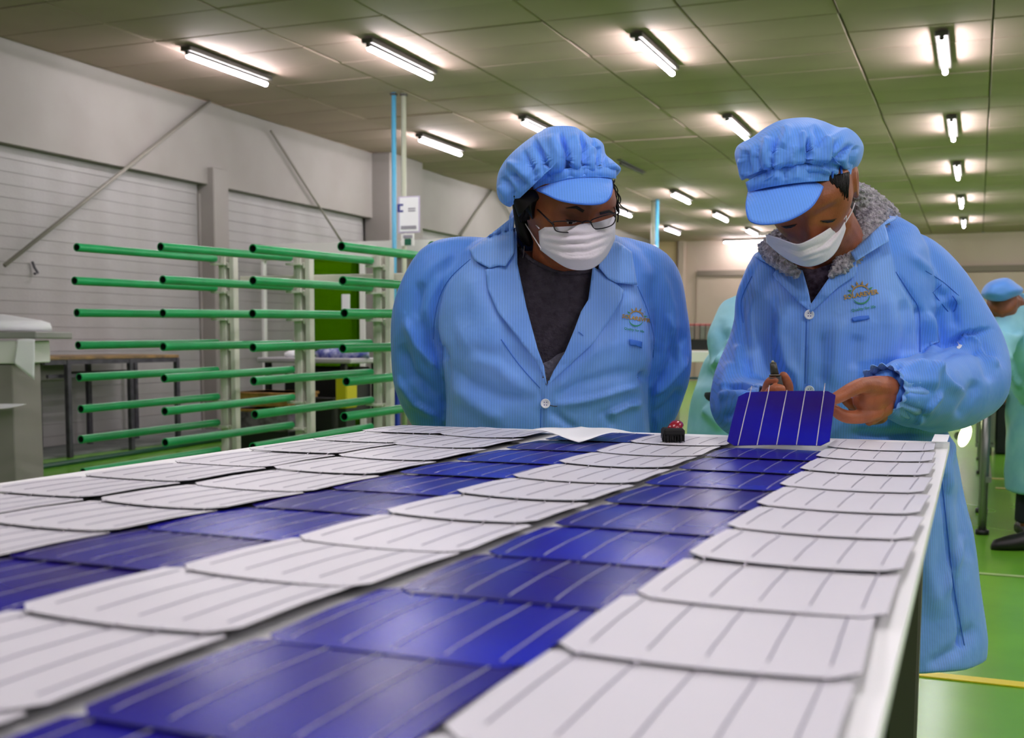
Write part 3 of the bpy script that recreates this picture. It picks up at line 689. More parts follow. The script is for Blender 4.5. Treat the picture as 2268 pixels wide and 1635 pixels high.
for nm, face, lab in specs:
    st = thing('solar_cell_string', lab, 'solar cells', (0, 0, 0), 0, 'strings of solar cells on the work table')
    L = list(CELLS[nm])
    while L[0][1] > -.5: L.insert(0, (L[0][0]-.0008, L[0][1]-.142, .03))
    for k in range(len(L)-1):
        x0, y0, rz = L[k]; x0 += {'C': -.008, 'E': -.005, 'F': -.005}.get(nm, 0); y1 = L[k+1][1]
        d = max(.1560, (y1-y0)+.005); w = .1552
        bow = .0025 if face == 'white' else -.0005
        lift = .0014 if face == 'blue' else .0010
        if nm == 'F': bow = .0008
        tl = .0022+float(rng.normal(0, .0004)); rz = max(-.035, min(.035, rz*.4))
        drift = math.atan2(L[k+1][0]-L[k][0], y1-y0)
        make_cell(st, face, x0, y0, w, d, 0, bow+float(rng.normal(0, .0003)), tl, lift, rz-drift*.3)
# end tape piece
a = bz(2068, 990, T+.004); tag(MB().box((-.006, 1.435, T+.008), (.024, .15, .0014), bev=.0005).build('end_strip', M['paper'], None, loc=(-.006, 1.435, T+.008)), 'small white strip at the far right corner of the table', 'strip')

# --- held cell, tilted back, with free ribbon ends
hc = thing('held_solar_cell', 'blue solar cell tilted up in the right worker\'s hand', 'solar cell', (-.235, 1.19, T+.004), 0)
ex = np.array([.99882, .03255, .03591]); ey = np.array([-.04603, .86901, .49265]); ez = np.cross(ex, ey); base = np.array([-.2355, 1.1917, T+.0082]); wl_ = .156
shear = .0
mb = MB(); zf = add_wafer(mb, .156, .157, -.002, 0, 0)
def hmap(P): P = np.array(P); return base+np.outer(P[:, 0]*1.0, ex)+np.outer(P[:, 1], ey)+np.outer(P[:, 2], ez)
mb.v = [tuple(p) for p in hmap(mb.v)]
ho = auto_smooth(mb.build('wafer', [M['cell_blue'], M['cell_edge']], hc), 50)
HCB = (base, ex, ey, ez)
for k, b_ in enumerate(BUS):
    L = .157+(.016 if k in (0, 1) else (.020 if k == 4 else .002))
    pts = np.linspace(0, L, 8); V = []
    for yy in pts:
        zz = zf(b_*.95, min(yy, .157))+.0004+max(0, yy-.157)*.12
        V += [(b_*.95-.0007, yy, zz), (b_*.95+.0007, yy, zz), (b_*.95+.0007, yy, zz-.0004), (b_*.95-.0007, yy, zz-.0004)]
    V = hmap(V); Fc = [(i*4+j, i*4+(j+1) % 4, (i+1)*4+(j+1) % 4, (i+1)*4+j) for i in range(7) for j in range(4)]
    MB().add(V, Fc).build('ribbon', M['ribbon'], hc, True)

# --- white sheet of paper lying on the far end
n = 14; V = []; Fc = []
c0, c1, c2, c3 = bz(1145, 962, T+.016), bz(1282, 975, T+.010), bz(1405, 957, T+.018), bz(1287, 941, T+.020)
for i in range(n+1):
    for j in range(n+1):
        u, v = i/n, j/n
        p = c0*(1-u)*(1-v)+c1*u*(1-v)+c2*u*v+c3*(1-u)*v
        V.append(p+np.array([0, 0, .006*math.sin(math.pi*u)*math.cos(4*v)+.004*math.sin(5*(u+v))]))
for i in range(n):
    for j in range(n): Fc.append((i*(n+1)+j, (i+1)*(n+1)+j, (i+1)*(n+1)+j+1, i*(n+1)+j+1))
ps = MB().add(V, Fc).build('paper_sheet', M['paper'], None, True, loc=tuple(np.mean([c0, c1, c2, c3], axis=0)))
md = ps.modifiers.new('thick', 'SOLIDIFY'); md.thickness = .0008
tag(ps, 'curled white sheet of paper lying at the far end before the left worker', 'paper')
# --- brush
bb = bz(1490, 967, T+.012); bh = bz(1513, 952, T+.020)
t = thing('brush', 'small black bristle brush with a dark red handle on the pale cells', 'brush', tuple(bz(1490, 968, T+.004)))
d = bh-bb; d[2] = 0; d /= np.linalg.norm(d); sx = np.array([d[1], -d[0], 0])
zc = T+.020; c = np.array([bb[0], bb[1], zc])
MB().box(c, (.034, .040, .012), R=np.array([_r0, fw, [0, 0, 1.]]).T, bev=.003).build('ferrule_block', M['brush'], t)
br = MB()
for i in range(420):
    s = rng.uniform(-.016, .016); q = rng.uniform(-.018, .018); p0 = c+_r0*s+fw*q; tip = p0+_r0*(s*.06+rng.normal(0, .0008))+fw*(q*.05-.002)+np.array([0, 0, -.014+rng.normal(0, .0012)])
    br.tube([p0, tip], [.0012, .0005], 4, False)
bo = br.build('bristles', M['brush'], t); bo['kind'] = 'stuff'
hp = [c+np.array([0, 0, .002]), c+_r0*.010+fw*.03+np.array([0, 0, .008]), c+_r0*.018+fw*.07+np.array([0, 0, .006]), c+_r0*.02+fw*.12+np.array([0, 0, -.002])]
MB().tube(hp, [.008, .009, .0075, .006], 12, flat=1.3).build('handle', M['brushhandle'], t, True)

# ================================================================== PEOPLE
from mathutils.geometry import delaunay_2d_cdt
UP = np.array([0, 0, 1.])
def proj(V):
    V = np.asarray(V, float).reshape(-1, 3)-CAM; z = V @ _f
    return np.stack([PX+F*(V @ _R)/z, PY-F*(V @ _U)/z], 1)
def vox(mb, size, smooth=4):
    me = bpy.data.meshes.new('tmp'); me.from_pydata(np.array(mb.v).tolist(), [], mb.f); o = bpy.data.objects.new('tmp', me); COL.objects.link(o)
    bm = bmesh.new(); bm.from_mesh(me); bmesh.ops.recalc_face_normals(bm, faces=bm.faces); bm.to_mesh(me); bm.free()
    md = o.modifiers.new('r', 'REMESH'); md.mode = 'VOXEL'; md.voxel_size = size
    if smooth: s = o.modifiers.new('s', 'SMOOTH'); s.factor = .5; s.iterations = smooth
    dg = bpy.context.evaluated_depsgraph_get(); ev = o.evaluated_get(dg); m2 = ev.to_mesh()
    V = np.empty(len(m2.vertices)*3); m2.vertices.foreach_get('co', V); V = V.reshape(-1, 3)
    N = np.empty(len(m2.vertices)*3); m2.vertices.foreach_get('normal', N); N = N.reshape(-1, 3)
    Fc = [tuple(p.vertices) for p in m2.polygons]
    ev.to_mesh_clear(); bpy.data.objects.remove(o); bpy.data.meshes.remove(me)
    return V, Fc, N
def as_mb(V, Fc): k = MB(); k.v = V.tolist() if hasattr(V, 'tolist') else V; k.f = Fc; k.mi = [0]*len(Fc); return k
def bvh_of(V, Fc): return BVHTree.FromPolygons([Vector(v) for v in V], Fc)
def segdist(P, pts):
    pts = np.array(pts, float); best = np.full(len(P), 1e9); tb = np.zeros(len(P)); sg = np.zeros(len(P))
    L = np.r_[0, np.cumsum(np.linalg.norm(np.diff(pts, axis=0), axis=1))]
    for i in range(len(pts)-1):
        a, b = pts[i], pts[i+1]; ab = b-a; t = np.clip(((P-a) @ ab)/(ab @ ab), 0, 1); q = a+t[:, None]*ab; v = P-q; d = np.linalg.norm(v, axis=1)
        m_ = d < best; best[m_] = d[m_]; tb[m_] = (L[i]+t[m_]*(L[i+1]-L[i]))/L[-1]
        cr = ab[0]*v[:, 1]-ab[1]*v[:, 0]; sg[m_] = np.sign(cr[m_])
    return best, tb, sg
def folds(V, N, lst, back=False, smoothpts=True):
    """cloth folds: ridges and valleys along lines over the front of the cloth"""
    P = proj(V); view = CAM-V; view /= np.linalg.norm(view, axis=1)[:, None]; fc = np.clip((N*view).sum(1)*2+.3, 0, 1)
    D = np.zeros(len(V))
    for e in lst:
        pts, w_, a = e[:3]; mode = e[3] if len(e) > 3 else 0
        d, t, s = segdist(P, pts); end = np.clip(np.sin(np.pi*np.clip(t, .02, .98))*1.8, 0, 1) if mode != 2 else 1.
        if mode == 1: prof = np.where(s > 0, np.exp(-(d/w_)**2), np.exp(-(d/(w_*.3))**2))    # sharp on one side
        else: prof = np.exp(-(d/w_)**2)
        D += 1.45*a*prof*end
    return V+N*(D*fc)[:, None]
def inpoly(P, poly):
    P = np.asarray(P); x, y = P[:, 0], P[:, 1]; c = np.zeros(len(P), bool); n = len(poly); j = n-1
    for i in range(n):
        xi, yi = poly[i]; xj, yj = poly[j]
        k = ((yi > y) != (yj > y)) & (x < (xj-xi)*(y-yi)/(yj-yi+1e-9)+xi); c ^= k; j = i
    return c
def dens(poly, step, closed=True):
    out = []; n = len(poly)
    for i in range(n if closed else n-1):
        a, b = np.array(poly[i], float), np.array(poly[(i+1) % n], float); k = max(1, int(np.linalg.norm(b-a)/step))
        for q in range(k): out.append(a+(b-a)*q/k)
    if not closed: out.append(np.array(poly[-1], float))
    return out
def smoothc(pts, n=8, closed=True):
    """Catmull-Rom through the points"""
    P = [np.array(p, float) for p in pts]; k = len(P); out = []
    for i in range(k if closed else k-1):
        p0, p1, p2, p3 = (P[(i-1) % k], P[i], P[(i+1) % k], P[(i+2) % k]) if closed else (P[max(i-1, 0)], P[i], P[i+1], P[min(i+2, k-1)])
        for q in range(n):
            t = q/n; out.append(.5*((2*p1)+(-p0+p2)*t+(2*p0-5*p1+4*p2-p3)*t*t+(-p0+3*p1-3*p2+p3)*t**3))
    if not closed: out.append(P[-1])
    return out
def drape(poly, bvh, off, name, mt, parent, step=6, thick=.0018, defd=2.3, offf=None, smooth=True, closed=True):
    """a thin piece of cloth lying on another surface, seen from the front"""
    B = dens(poly, step); n = len(B); lo = np.min(B, 0); hi = np.max(B, 0)
    gx, gy = np.meshgrid(np.arange(lo[0]+step*.7, hi[0], step), np.arange(lo[1]+step*.7, hi[1], step)); G = np.stack([gx.ravel(), gy.ravel()], 1)
    if len(G):
        G = G[inpoly(G, B)]
        if len(G): G = G[segdist(G, B+[B[0]])[0] > step*.45]
    A = [Vector((float(p[0]), float(p[1]))) for p in B]+[Vector((float(p[0]), float(p[1]))) for p in G]
    vo, eo, fo, *_ = delaunay_2d_cdt(A, [(i, (i+1) % n) for i in range(n)], [], 1, 1e-6)
    P2 = np.array([v[:] for v in vo]); dep = np.full(len(P2), np.nan)
    for i, (x, y) in enumerate(P2):
        d = ray(x, y); dn = d/np.linalg.norm(d); h = bvh.ray_cast(Vector(CAM), Vector(dn))
        if h[0] is not None: dep[i] = (np.array(h[0])-CAM) @ _f
    bad = np.isnan(dep); good = ~bad
    if good.sum() == 0: dep[:] = defd
    else:
        for i in np.where(bad)[0]:
            dd = np.linalg.norm(P2[good]-P2[i], axis=1); k = np.argsort(dd)[:4]; dep[i] = dep[good][k].mean()
    o_ = np.full(len(P2), off) if offf is None else np.array([offf(x, y) for x, y in P2])
    W = np.array([bd(x, y, dd-oo) for (x, y), dd, oo in zip(P2, dep, o_)])
    ob = MB().add(W, [tuple(f) for f in fo]).build(name, mt, parent, smooth)
    if thick:
        md = ob.modifiers.new('thick', 'SOLIDIFY'); md.thickness = thick; md.offset = 0
    return ob
def ribbon_on(pts, bvh, w_, off, name, mt, parent, defd=2.3, rad=None, n=6):
    """a seam, strap or cord lying on a surface"""
    C_ = []
    for x, y in smoothc(pts, 5, False):
        d = ray(x, y); dn = d/np.linalg.norm(d); h = bvh.ray_cast(Vector(CAM), Vector(dn))
        dep = (np.array(h[0])-CAM) @ _f if h[0] is not None else defd
        C_.append(bd(x, y, dep-off))
    return MB().tube(C_, w_, n).build(name, mt, parent, True)
def inflate(outline, dep, tf, tb, name=None, mt=None, parent=None, nr=14, cen=None, pw=2.2, tilt=(0, 0), fl=None, ncirc=10):
    """puffed closed form with a given outline, front bulge tf and back bulge tb"""
    O = np.array(smoothc(outline, ncirc)); c = np.array(cen if cen is not None else O.mean(0)); n = len(O)
    def ringat(rho, sgn):
        P = c+(O-c)*rho; t = (1-rho**pw)**(.5)*(tf if sgn > 0 else tb)*sgn
        dd = dep-t+(P[:, 0]-c[0])*tilt[0]+(P[:, 1]-c[1])*tilt[1]
        return [bd(x, y, d_) for (x, y), d_ in zip(P, dd)]
    rhos = [math.sin(k/nr*math.pi/2) for k in range(nr+1)]
    rings = [ringat(max(r_, .02), 1) for r_ in rhos[:-1]]+[ringat(1, 1)]+[ringat(max(r_, .02), -1) for r_ in rhos[:-1][::-1]]
    k = MB().loft(rings)
    if fl:
        V = np.array(k.v); me = bpy.data.meshes.new('t'); me.from_pydata(k.v, [], k.f); bm = bmesh.new(); bm.from_mesh(me); bmesh.ops.recalc_face_normals(bm, faces=bm.faces); bm.to_mesh(me); bm.free()
        N = np.array([v.normal[:] for v in me.vertices]); bpy.data.meshes.remove(me); k.v = folds(V, N, fl).tolist()
    if name is None: return k
    return k.build(name, mt, parent, True)
def ring(cx, y, dc, hw, hd, n=40, ex=2.3, sk=0, tl=0):
    c = bd(cx, y, dc); out = []; s = dc/F
    for j in range(n):
        th = 2*math.pi*j/n; ct, st = math.cos(th), math.sin(th)
        x = abs(ct)**(2/ex)*np.sign(ct)*hw*s; q = abs(st)**(2/ex)*np.sign(st)*hd
        out.append(c+_r0*x+fw*q+UP*(-sk*q+tl*x))
    return out
def limb(mb, pts, n=18, flat=None):
    """tapering limb with rounded ends, points (px, py, depth, radius)"""
    sm = smoothc([tuple(p) for p in pts], 6, False); P = [bd(p[0], p[1], p[2]) for p in sm]; R_ = [p[3] for p in sm]
    d0 = P[0]-P[1]; d0 /= np.linalg.norm(d0); d1 = P[-1]-P[-2]; d1 /= np.linalg.norm(d1)
    P = [P[0]+d0*R_[0]*.9, P[0]+d0*R_[0]*.6]+P+[P[-1]+d1*R_[-1]*.6, P[-1]+d1*R_[-1]*.9]; R_ = [R_[0]*.35, R_[0]*.8]+R_+[R_[-1]*.8, R_[-1]*.35]
    return mb.tube(P, R_, n, flat=flat)
def head_points(nu=96, nv=72):
    V = []
    for j in range(nv+1):
        ph = -math.pi/2+math.pi*j/nv
        for i in range(nu):
            th = 2*math.pi*i/nu; V.append((math.sin(th)*math.cos(ph), math.cos(th)*math.cos(ph), math.sin(ph)))
    V = np.array(V); x, y, z = V[:, 0]*.076, V[:, 1]*.096, V[:, 2]*.118
    t = np.clip((-z-.01)/.1, 0, 1); x = x*(1-.30*t**1.4); y = np.where(y < 0, y*(1-.45*t), y*(1-.10*t)); y = y-.012*t*(y < 0)
    fr = np.clip(y/.05, 0, 1)
    G = lambda a, b: np.exp(-(a/b)**2)
    ax = np.abs(x)
    # crown flattened by the tight cap band
    cr = np.clip((z-.040)/.078, 0, 1); z0_ = z.copy(); z = np.where(z > .040, .040+(z-.040)*.45, z); x = x*(1-.10*cr); y = y*(1-.16*cr)
    nb = np.interp(z, [-.055, -.046, -.036, -.02, .0, .018, .03], [0, .012, .026, .020, .011, .004, 0])
    nw = np.interp(z, [-.055, -.04, -.02, .02], [.017, .016, .011, .009])
    y = y+fr*(nb*np.exp(-(x/nw)**2))
    y = y+fr*(.006*G(z+.042, .009)*G(ax-.015, .008))
    y = y+fr*(.006*G(z-.026, .010)*G(x, .05))-fr*.011*G(ax-.032, .016)*G(z-.006, .012)+fr*.0065*G(ax-.031, .012)*G(z-.002, .008)
    y = y+fr*(.006*G(ax-.042, .018)*G(z+.03, .018)+.005*G(z+.068, .006)*G(x, .022)+.004*G(z+.080, .006)*G(x, .018)-.003*G(z+.074, .003)*G(x, .024)+.006*G(z+.104, .014)*G(x, .02))
    W = np.stack([x, y, z], 1)
    Fc = [(j*nu+i, j*nu+(i+1) % nu, (j+1)*nu+(i+1) % nu, (j+1)*nu+i) for j in range(nv) for i in range(nu)]
    return W, Fc
def ear_points(side, nu=28, nv=12):
    V = []
    for j in range(nv+1):
        ph = -math.pi/2+math.pi*j/nv
        for i in range(nu):
            th = 2*math.pi*i/nu; V.append((math.sin(th)*math.cos(ph), math.cos(th)*math.cos(ph), math.sin(ph)))
    V = np.array(V); x, y, z = V[:, 0]*.009, V[:, 1]*.019*(1+.2*np.sign(V[:, 2])*abs(V[:, 2])), V[:, 2]*.033
    r = np.sqrt((y/.019)**2+(z/.033)**2); x = x+np.where(V[:, 0] > 0, -.010*np.exp(-((r)/.55)**2), 0)
    x = x+.004*np.clip(-y/.019, 0, 1)
    W = np.stack([side*(.079+x), y-.012, z-.008], 1)
    Fc = [(j*nu+i, j*nu+(i+1) % nu, (j+1)*nu+(i+1) % nu, (j+1)*nu+i) for j in range(nv) for i in range(nu)]
    return W, Fc
def head_frame(c, pitch, yaw, roll, sc):
    p, w_, r_ = map(math.radians, (pitch, yaw, roll))
    Rp = np.array([[1, 0, 0], [0, math.cos(p), math.sin(p)], [0, -math.sin(p), math.cos(p)]])
    Rw = np.array([[math.cos(w_), math.sin(w_), 0], [-math.sin(w_), math.cos(w_), 0], [0, 0, 1]])
    Rr = np.array([[math.cos(r_), 0, math.sin(r_)], [0, 1, 0], [-math.sin(r_), 0, math.cos(r_)]])
    A = Rr @ Rw @ Rp; Bs = np.stack([_r0, -fw, UP], 1)
    c = np.array(c)
    return lambda L: c+(np.asarray(L) @ A.T*sc) @ Bs.T
def legs(mb, cx, dep, z0, spread=.10, r=.075, yaw=0):
    c = bd(cx, 900, dep); c[2] = 0
    for s in (-1, 1):
        q = c+_r0*s*spread
        mb.tube([q+UP*z0, q+UP*.5, q+UP*.09, q+UP*.05], [r, r*.72, r*.5, r*.5], 16)
    return c
def shoe(parent, c, s, mt, spread=.10, name='shoe'):
    q = c+_r0*s*spread
    rings = []
    for t_, w_, h in ((-.10, .028, .055), (-.085, .036, .075), (-.03, .038, .085), (.04, .042, .065), (.10, .045, .05), (.15, .034, .035), (.168, .012, .02)):
        ctr = q-fw*t_; rings.append([ctr+_r0*math.cos(a_)*w_+UP*(h*.5+math.sin(a_)*h*.5) for a_ in np.linspace(0, 2*math.pi, 16, endpoint=False)])
    MB().loft(rings).build(name, mt, parent, True)
def trousers(parent, c, z0, spread=.10, r=.09):
    k = MB()
    for s in (-1, 1):
        q = c+_r0*s*spread; k.tube([q+UP*z0, q+UP*.5, q+UP*.25, q+UP*.075], [r, r*.85, r*.72, r*.75], 18)
    k.tube([c+UP*(z0-.1), c+UP*(z0+.06)], [.17, .15], 20)
    V, Fc, N = vox(k, .012, 3); as_mb(V, Fc).build('trousers', M['trouser'], parent, True)

def finger(mb, pts): return limb(mb, pts, 12)
def make_coat(parent, mb, fl, vpoly, size=.0048, sm=8, mt=None, name='coat', noise=.0012, arms=None, sleeves=None):
    V, Fc, N = vox(mb, size, sm)
    ph = V @ np.array([[37., 11, 5], [9, 31, 14], [5, 17, 23]])
    V = V+N*(noise*(np.sin(ph[:, 0])*np.sin(ph[:, 1]+1)+.6*np.sin(ph[:, 2]*1.7)))[:, None]
    V = folds(V, N, fl)
    bv = bvh_of(V, Fc)
    view = CAM-V; P = proj(V); front = (N*view).sum(1) > 0
    Fa = np.array([f if len(f) == 4 else (*f, f[-1]) for f in Fc])
    cut = inpoly(P[Fa].mean(1), vpoly) & front[Fa].any(1) if vpoly else np.zeros(len(Fc), bool)
    # sleeve tone, part cloth, part painted shade; stripes run across on the arms
    keep = [f for f, c_ in zip(Fc, cut) if not c_]
    k = as_mb(V, keep)
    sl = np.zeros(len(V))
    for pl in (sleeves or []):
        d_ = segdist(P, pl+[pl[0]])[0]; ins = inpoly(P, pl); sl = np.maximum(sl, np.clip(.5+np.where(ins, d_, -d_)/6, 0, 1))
    if arms:
        cc = V[Fa].mean(1)[~cut]; d = np.full(len(cc), 9.)
        for a_, b_, r_ in arms:
            ab = b_-a_; t = np.clip(((cc-a_) @ ab)/(ab @ ab), 0, 1); d = np.minimum(d, np.linalg.norm(cc-(a_+t[:, None]*ab), axis=1)-r_)
        k.mi = [1 if q < 0 else 0 for q in d]
    ob = k.build(name, mt or [M['coat'], M['coat_sleeve']], parent, True)
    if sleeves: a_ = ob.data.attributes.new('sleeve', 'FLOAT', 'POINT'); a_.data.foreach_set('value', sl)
    md = ob.modifiers.new('thick', 'SOLIDIFY'); md.thickness = .0015; md.offset = -1
    return ob, bv
def button(x, y, bvh, parent, r=.0095, defd=2.2):
    d = ray(x, y); dn = d/np.linalg.norm(d); h = bvh.ray_cast(Vector(CAM), Vector(dn)); c = bd(x, y, ((np.array(h[0])-CAM) @ _f if h[0] is not None else defd)-.003)
    nrm = -fw; k = MB(); rings = []
    for rr, q in ((r, .0), (r, -.002), (r*.86, -.003), (r*.80, -.0022), (.0001, -.0022)):
        rings.append([c+_r0*math.cos(a_)*rr+UP*math.sin(a_)*rr+fw*q for a_ in np.linspace(0, 2*math.pi, 24, endpoint=False)])
    o = k.loft(rings).build('button', M['button'], parent, True)
    for sx in (-1, 1):
        for sy in (-1, 1):
            p = c+_r0*sx*r*.24+UP*sy*r*.28-fw*.0024; MB().cyl(p, p-fw*.0008, r*.11, 8).build('thread_hole', M['ink'], o)
def visor(seam, edge, dep_s, dep_e, parent, mt, n=10, belly=.006):
    S = smoothc(seam, 8, False); E_ = smoothc(edge, 8, False); m_ = 40
    def res(C_):
        C_ = np.array(C_); L = np.r_[0, np.cumsum(np.linalg.norm(np.diff(C_, axis=0), axis=1))]; t = np.linspace(0, L[-1], m_); return np.stack([np.interp(t, L, C_[:, k]) for k in (0, 1)], 1)
    S, E_ = res(S), res(E_); V = []
    for i in range(n+1):
        t = i/n
        for j in range(m_):
            u_ = j/(m_-1)*2-1; e = (1-abs(u_)**2.5)
            p = S[j]*(1-t)+E_[j]*t; d = dep_s(u_)*(1-t)+(dep_s(u_)*(1-e)+dep_e*e)*t-belly*math.sin(math.pi*t)*e
            V.append(bd(p[0], p[1], d))
    Fc = [(i*m_+j, i*m_+j+1, (i+1)*m_+j+1, (i+1)*m_+j) for i in range(n) for j in range(m_-1)]
    o = MB().add(V, Fc).build('visor', mt, parent, True); md = o.modifiers.new('thick', 'SOLIDIFY'); md.thickness = .003; md.offset = 0
    # stitched edge
    ed = [bd(E_[j][0], E_[j][1], (np.array(V[n*m_+j])-CAM) @ _f-.001) for j in range(m_)]
    MB().tube(ed, .0016, 6).build('visor_edge', M['coat_dark'], parent, True)
    return o
def logo(parent, bvh, cx, cy, ang, s, defd=2.2):
    """sun emblem with two lines of print, laid on the cloth; s = half the word's width in pixels"""
    root = bpy.data.objects.new('emblem', None); COL.objects.link(root); root.parent = parent
    ca, sa = math.cos(ang), math.sin(ang)
    def lay(P, Fc, name, mt, off=.0022):
        P = np.array(P, float); Q = np.stack([cx+s*(P[:, 0]*ca+P[:, 1]*sa), cy+s*(P[:, 0]*sa-P[:, 1]*ca)], 1); W = []
        for x, y in Q:
            d = ray(x, y); dn = d/np.linalg.norm(d); h = bvh.ray_cast(Vector(CAM), Vector(dn)); dep = (np.array(h[0])-CAM) @ _f if h[0] is not None else defd
            W.append(bd(x, y, dep-off))
        MB().add(W, Fc).build(name, mt, root)
    def text(txt, size, x, y, name, mt, arc=0, bold=.0, wtarget=None):
        cu = bpy.data.curves.new('t', 'FONT'); cu.body = txt; cu.size = size; cu.align_x = 'CENTER'; cu.offset = bold; cu.resolution_u = 2
        o = bpy.data.objects.new('t', cu); COL.objects.link(o); dg = bpy.context.evaluated_depsgraph_get(); me = o.evaluated_get(dg).to_mesh()
        bm = bmesh.new(); bm.from_mesh(me); bmesh.ops.triangulate(bm, faces=bm.faces); P = [v.co[:2] for v in bm.verts]; Fc = [tuple(v.index for v in f.verts) for f in bm.faces]; bm.free()
        bpy.data.objects.remove(o); P = np.array(P)
        if wtarget: 
            k = wtarget/(P[:, 0].max()-P[:, 0].min()); P[:, 0] = P[:, 0]*k
        P = P+[x, y]; P[:, 1] += arc*np.cos(P[:, 0]*1.5)
        lay(P, Fc, name, mt)
    text('SOLAREVER', .36, 0, -.10, 'word_print', M['logo_gold'], .0, .012, 2.0)
    text('Quality for life', .22, 0, -.86, 'motto_print', M['logo_teal'], 0, .004, 1.4)
    def arcband(a0, a1, r0_, w0, w1, cy_, name, mt):
        P = []; n = 26
        for i in range(n+1):
            a_ = a0+(a1-a0)*i/n; w_ = w0+(w1-w0)*math.sin(math.pi*i/n)
            P += [((r0_-w_/2)*math.cos(a_), cy_+(r0_-w_/2)*math.sin(a_)), ((r0_+w_/2)*math.cos(a_), cy_+(r0_+w_/2)*math.sin(a_))]
        lay(P, [(2*i, 2*i+1, 2*i+3, 2*i+2) for i in range(n)], name, mt)
    arcband(math.radians(15), math.radians(172), .50, .03, .09, .02, 'sun_arc', M['logo_gold'])
    arcband(math.radians(200), math.radians(345), .50, .02, .10, .0, 'lower_arc', M['logo_teal'])
    for k, a_ in enumerate(np.radians([22, 48, 74, 100, 126, 152, 172])):
        c_ = np.array([math.cos(a_), math.sin(a_)]); q = np.array([-c_[1], c_[0]]); b0 = c_*.58+[0, .02]
        lay([b0-q*.07, b0+q*.07, c_*.80+[0, .02]], [(0, 1, 2)], 'ray', M['logo_green'] if k in (0, 5, 6) else M['logo_gold'])
    return root

# ------------------------------------------------------------------ worker on the left, hands behind the back
base = bd(1215, 900, 2.44); base[2] = 0
p1 = thing('person', 'person in a blue coat and glasses at the table, hands behind the back', 'person', tuple(base), YAW)
hf1 = head_frame(bd(1262, 452, 2.20), 24, 20, 4, 1.10)
hv, hfc = head_points()
bmb = MB(); bmb.add(hf1(hv), hfc)
for s in (-1, 1):
    ev_, ef_ = ear_points(s); bmb.add(hf1(ev_), ef_)
limb(bmb, [(1248, 540, 2.25, .060), (1240, 600, 2.31, .062), (1232, 660, 2.36, .075)])
bmb.loft([ring(1225, 560, 2.36, 110, .06), ring(1215, 620, 2.36, 190, .09), ring(1212, 760, 2.38, 190, .10), ring(1212, 960, 2.44, 190, .11), ring(1212, 1080, 2.45, 185, .11)])
for pts in ([(1015, 600, 2.37, .045), (948, 740, 2.42, .042), (930, 830, 2.46, .036), (1040, 960, 2.56, .028), (1130, 985, 2.60, .024)],
            [(1400, 610, 2.37, .045), (1450, 740, 2.42, .042), (1460, 830, 2.46, .036), (1370, 960, 2.56, .028), (1280, 985, 2.60, .024)]): limb(bmb, pts)
for hx, sg in ((1150, 1), (1262, -1)):        # hands clasped behind the back
    limb(bmb, [(hx-10*sg, 985, 2.61, .028), (hx+22*sg, 995, 2.63, .03)], flat=.6)
    for k in range(4): finger(bmb, [(hx+20*sg, 982+k*9, 2.63, .009), (hx+50*sg, 985+k*10, 2.645, .0085), (hx+72*sg, 992+k*9, 2.64, .0075)])
    finger(bmb, [(hx+5*sg, 978, 2.62, .011), (hx+28*sg, 962, 2.63, .010), (hx+46*sg, 958, 2.635, .0085)])
legs(bmb, 1215, 2.46, .90)
V, Fc, N = vox(bmb, .0036, 2); bv_body = bvh_of(V, Fc)
as_mb(V, Fc).build('body', M['skin'], p1, True)
c = bd(1215, 900, 2.46); c[2] = 0
trousers(p1, c, .86)
for s in (-1, 1): shoe(p1, c, s, M['shoe'])
# sweater
smb = MB().loft([ring(1236, 548, 2.33, 84, .072), ring(1232, 572, 2.33, 118, .088), ring(1225, 600, 2.34, 190, .108), ring(1215, 660, 2.35, 225, .122), ring(1210, 760, 2.365, 222, .138), ring(1210, 860, 2.385, 212, .142), ring(1212, 960, 2.42, 212, .15), ring(1212, 1060, 2.44, 212, .15)])
V, Fc, N = vox(smb, .006, 5); bv = bvh_of(V, Fc)
P = proj(V); Fa = np.array([f if len(f) == 4 else (*f, f[-1]) for f in Fc]); cc = P[Fa].mean(1)
nk = inpoly(cc, [(1100, 380), (1350, 380), (1345, 575), (1320, 598), (1280, 603), (1235, 600), (1190, 583), (1160, 560), (1140, 530)])
as_mb(V, [f for f, q in zip(Fc, nk) if not q]).build('sweater', M['sweater'], p1, True)
drape([(1188, 810), (1215, 800), (1235, 785), (1262, 775), (1262, 860), (1188, 860)], bv, .003, 'grey_shirt_hem', M['sweater2'], p1)
# neckline rib
ribbon_on([(1140, 535), (1160, 562), (1190, 584), (1235, 601), (1280, 604), (1320, 597), (1342, 575)], bv, .0045, .001, 'neck_rib', M['sweater'], p1, 2.28)
